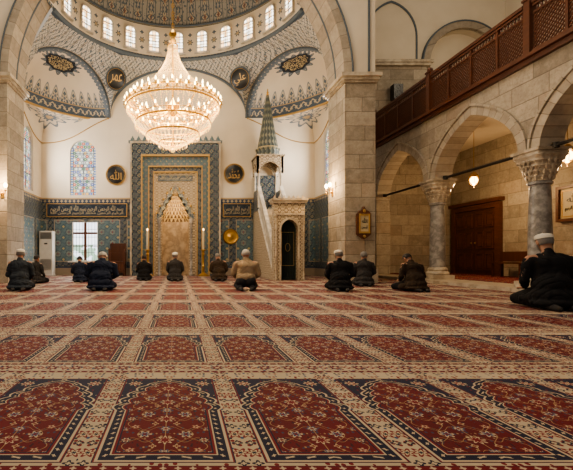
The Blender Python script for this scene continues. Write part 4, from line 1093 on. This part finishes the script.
C_black=cloth('black_wool',(.014,.014,.016)); C_navy=cloth('navy_cloth',(.018,.025,.048)); C_char=cloth('charcoal_cloth',(.040,.038,.039)); C_beige=cloth('beige_knit',(.34,.26,.175)); C_brown=cloth('dark_brown_cloth',(.045,.031,.022)); C_grey=cloth('slate_cloth',(.040,.048,.060)); C_trg=cloth('grey_trousers',(.025,.025,.03))
def person(px,py,hpx,v,coat,hair,cap,label,rz=0,wide=1.0):
    z=288.0/(py-257.0); X=(px-178)*z/400.0; H=hpx*z/400.0; s=H/.94
    d=V[v]; o=mk('person',d['body'],None,(X,z,.016),rz,label=label,cat='person'); o.scale=(s*wide,s,s)
    def part(n,mt,src=None):
        q=mk(n,d[src or n],o); q.material_slots[0].link='OBJECT'; q.material_slots[0].material=mt
    part('coat',coat); part('trousers',C_trg if coat is C_beige else C_black); part('sock',C_char); part('sock',C_char,'sock2'); part('hair',hair,'hair' if cap else 'hair2'); part('eyes',M_eye)
    if hair is not M_haird: part('beard',hair)
    if cap: part('prayer_cap',M_capw)
PE=[
(20,291,42,0,C_grey,M_hairg,1,'kneeling person in slate jacket and white cap facing the prayer wall',.2,1.12),
(36,284,29,2,C_char,M_haird,0,'kneeling bareheaded person in charcoal with head turned',-.2,1),
(80,282.5,27,4,C_navy,M_haird,0,'kneeling bareheaded person in navy coat near the tiled wall',0,1.12),
(101,291,42,1,C_navy,M_hairw,0,'kneeling white-haired person in wide navy coat, head bowed',.05,1.3),
(144,281,26,0,C_black,M_haird,0,'kneeling dark-haired person in black jacket by the prayer niche',.0,1.12),
(175,281.5,29,2,C_char,M_hairg,1,'kneeling person in charcoal coat and white cap before the niche',.0,1.1),
(219,281.5,29,4,C_brown,M_hairg,0,'kneeling grey-haired person in brown jacket beside the niche',-.1,1.08),
(246,291,42,5,C_beige,M_hairw,0,'kneeling white-haired person in beige sweater and dark trousers',-.15,1.15),
(340,291.5,42,3,C_black,M_hairg,1,'kneeling person in black jacket and white cap near the pier',-.2,1.12),
(364,286.5,35,2,C_char,M_hairg,0,'kneeling grey-haired person in charcoal jacket by the foot of the pier',-.3,1.12),
(414,292,41,1,C_brown,M_haird,0,'kneeling dark-haired person in dark brown jacket leaning forward, head bowed',.15,1.12),
(551,310,78,3,C_black,M_hairg,1,'large kneeling person in black coat and white cap beside the arcade',-.30,1.02),
]
for p in PE: person(*p[:8],rz=p[8],wide=p[9])

# ---------------------------------------------------------------- lights / world / camera
w=bpy.data.worlds.new('world'); SC.world=w; w.use_nodes=True; nt=w.node_tree; bg=nt.nodes['Background']; bg.inputs[0].default_value=(1.0,.86,.69,1); bg.inputs[1].default_value=.34
point_light((-.11,8.5,3.75),330,.5,(1,.72,.40)); point_light((-.11,8.5,4.6),110,.3,(1,.72,.40))
def area(loc,rot,size,e,c=(1,.88,.72)):
    l=bpy.data.lights.new('soft_light','AREA'); l.energy=e; l.size=size; l.color=c; o=bpy.data.objects.new('soft_light',l); COL.objects.link(o); o.location=loc; o.rotation_euler=rot  # daylight at the windows, plus one added overhead fill
area((-5.1,14.05,4.3),(0,math.radians(-90),0),.9,110,(1,.93,.84))
area((5.1,14.05,4.3),(0,math.radians(90),0),.9,80,(1,.93,.84))
area((-3.58,15.3,1.35),(math.radians(-90),0,0),.9,40,(1,.96,.90))
area((0,7.5,11.5),(math.radians(12),0,0),5,380,(1,.87,.70))  # overhead fill added below the closed nave ceiling, no fixture there
point_light((0,13.0,6.4),100,.8,(1,.82,.58))  # added fill to brighten the domed bay, no lamp hangs here
point_light((-.1,14.75,2.5),20,.1,(1,.66,.32))  # warm light added inside the mihrab niche, no fixture modelled
point_light((9.5,11.5,8.5),90,.6,(1,.84,.62))  # added fill to brighten the gallery, not an actual lamp
SC.view_settings.look='AgX - Medium High Contrast'; SC.view_settings.exposure=.42
cam=bpy.data.cameras.new('camera'); co=bpy.data.objects.new('camera',cam); COL.objects.link(co)
co.location=(0,0,.72); co.rotation_euler=(pi/2,0,0); cam.lens=400/573*36; cam.sensor_width=36; cam.sensor_fit='HORIZONTAL'
cam.shift_x=(286.5-178)/573; cam.shift_y=(257-235)/573; cam.clip_start=.05
SC.camera=co
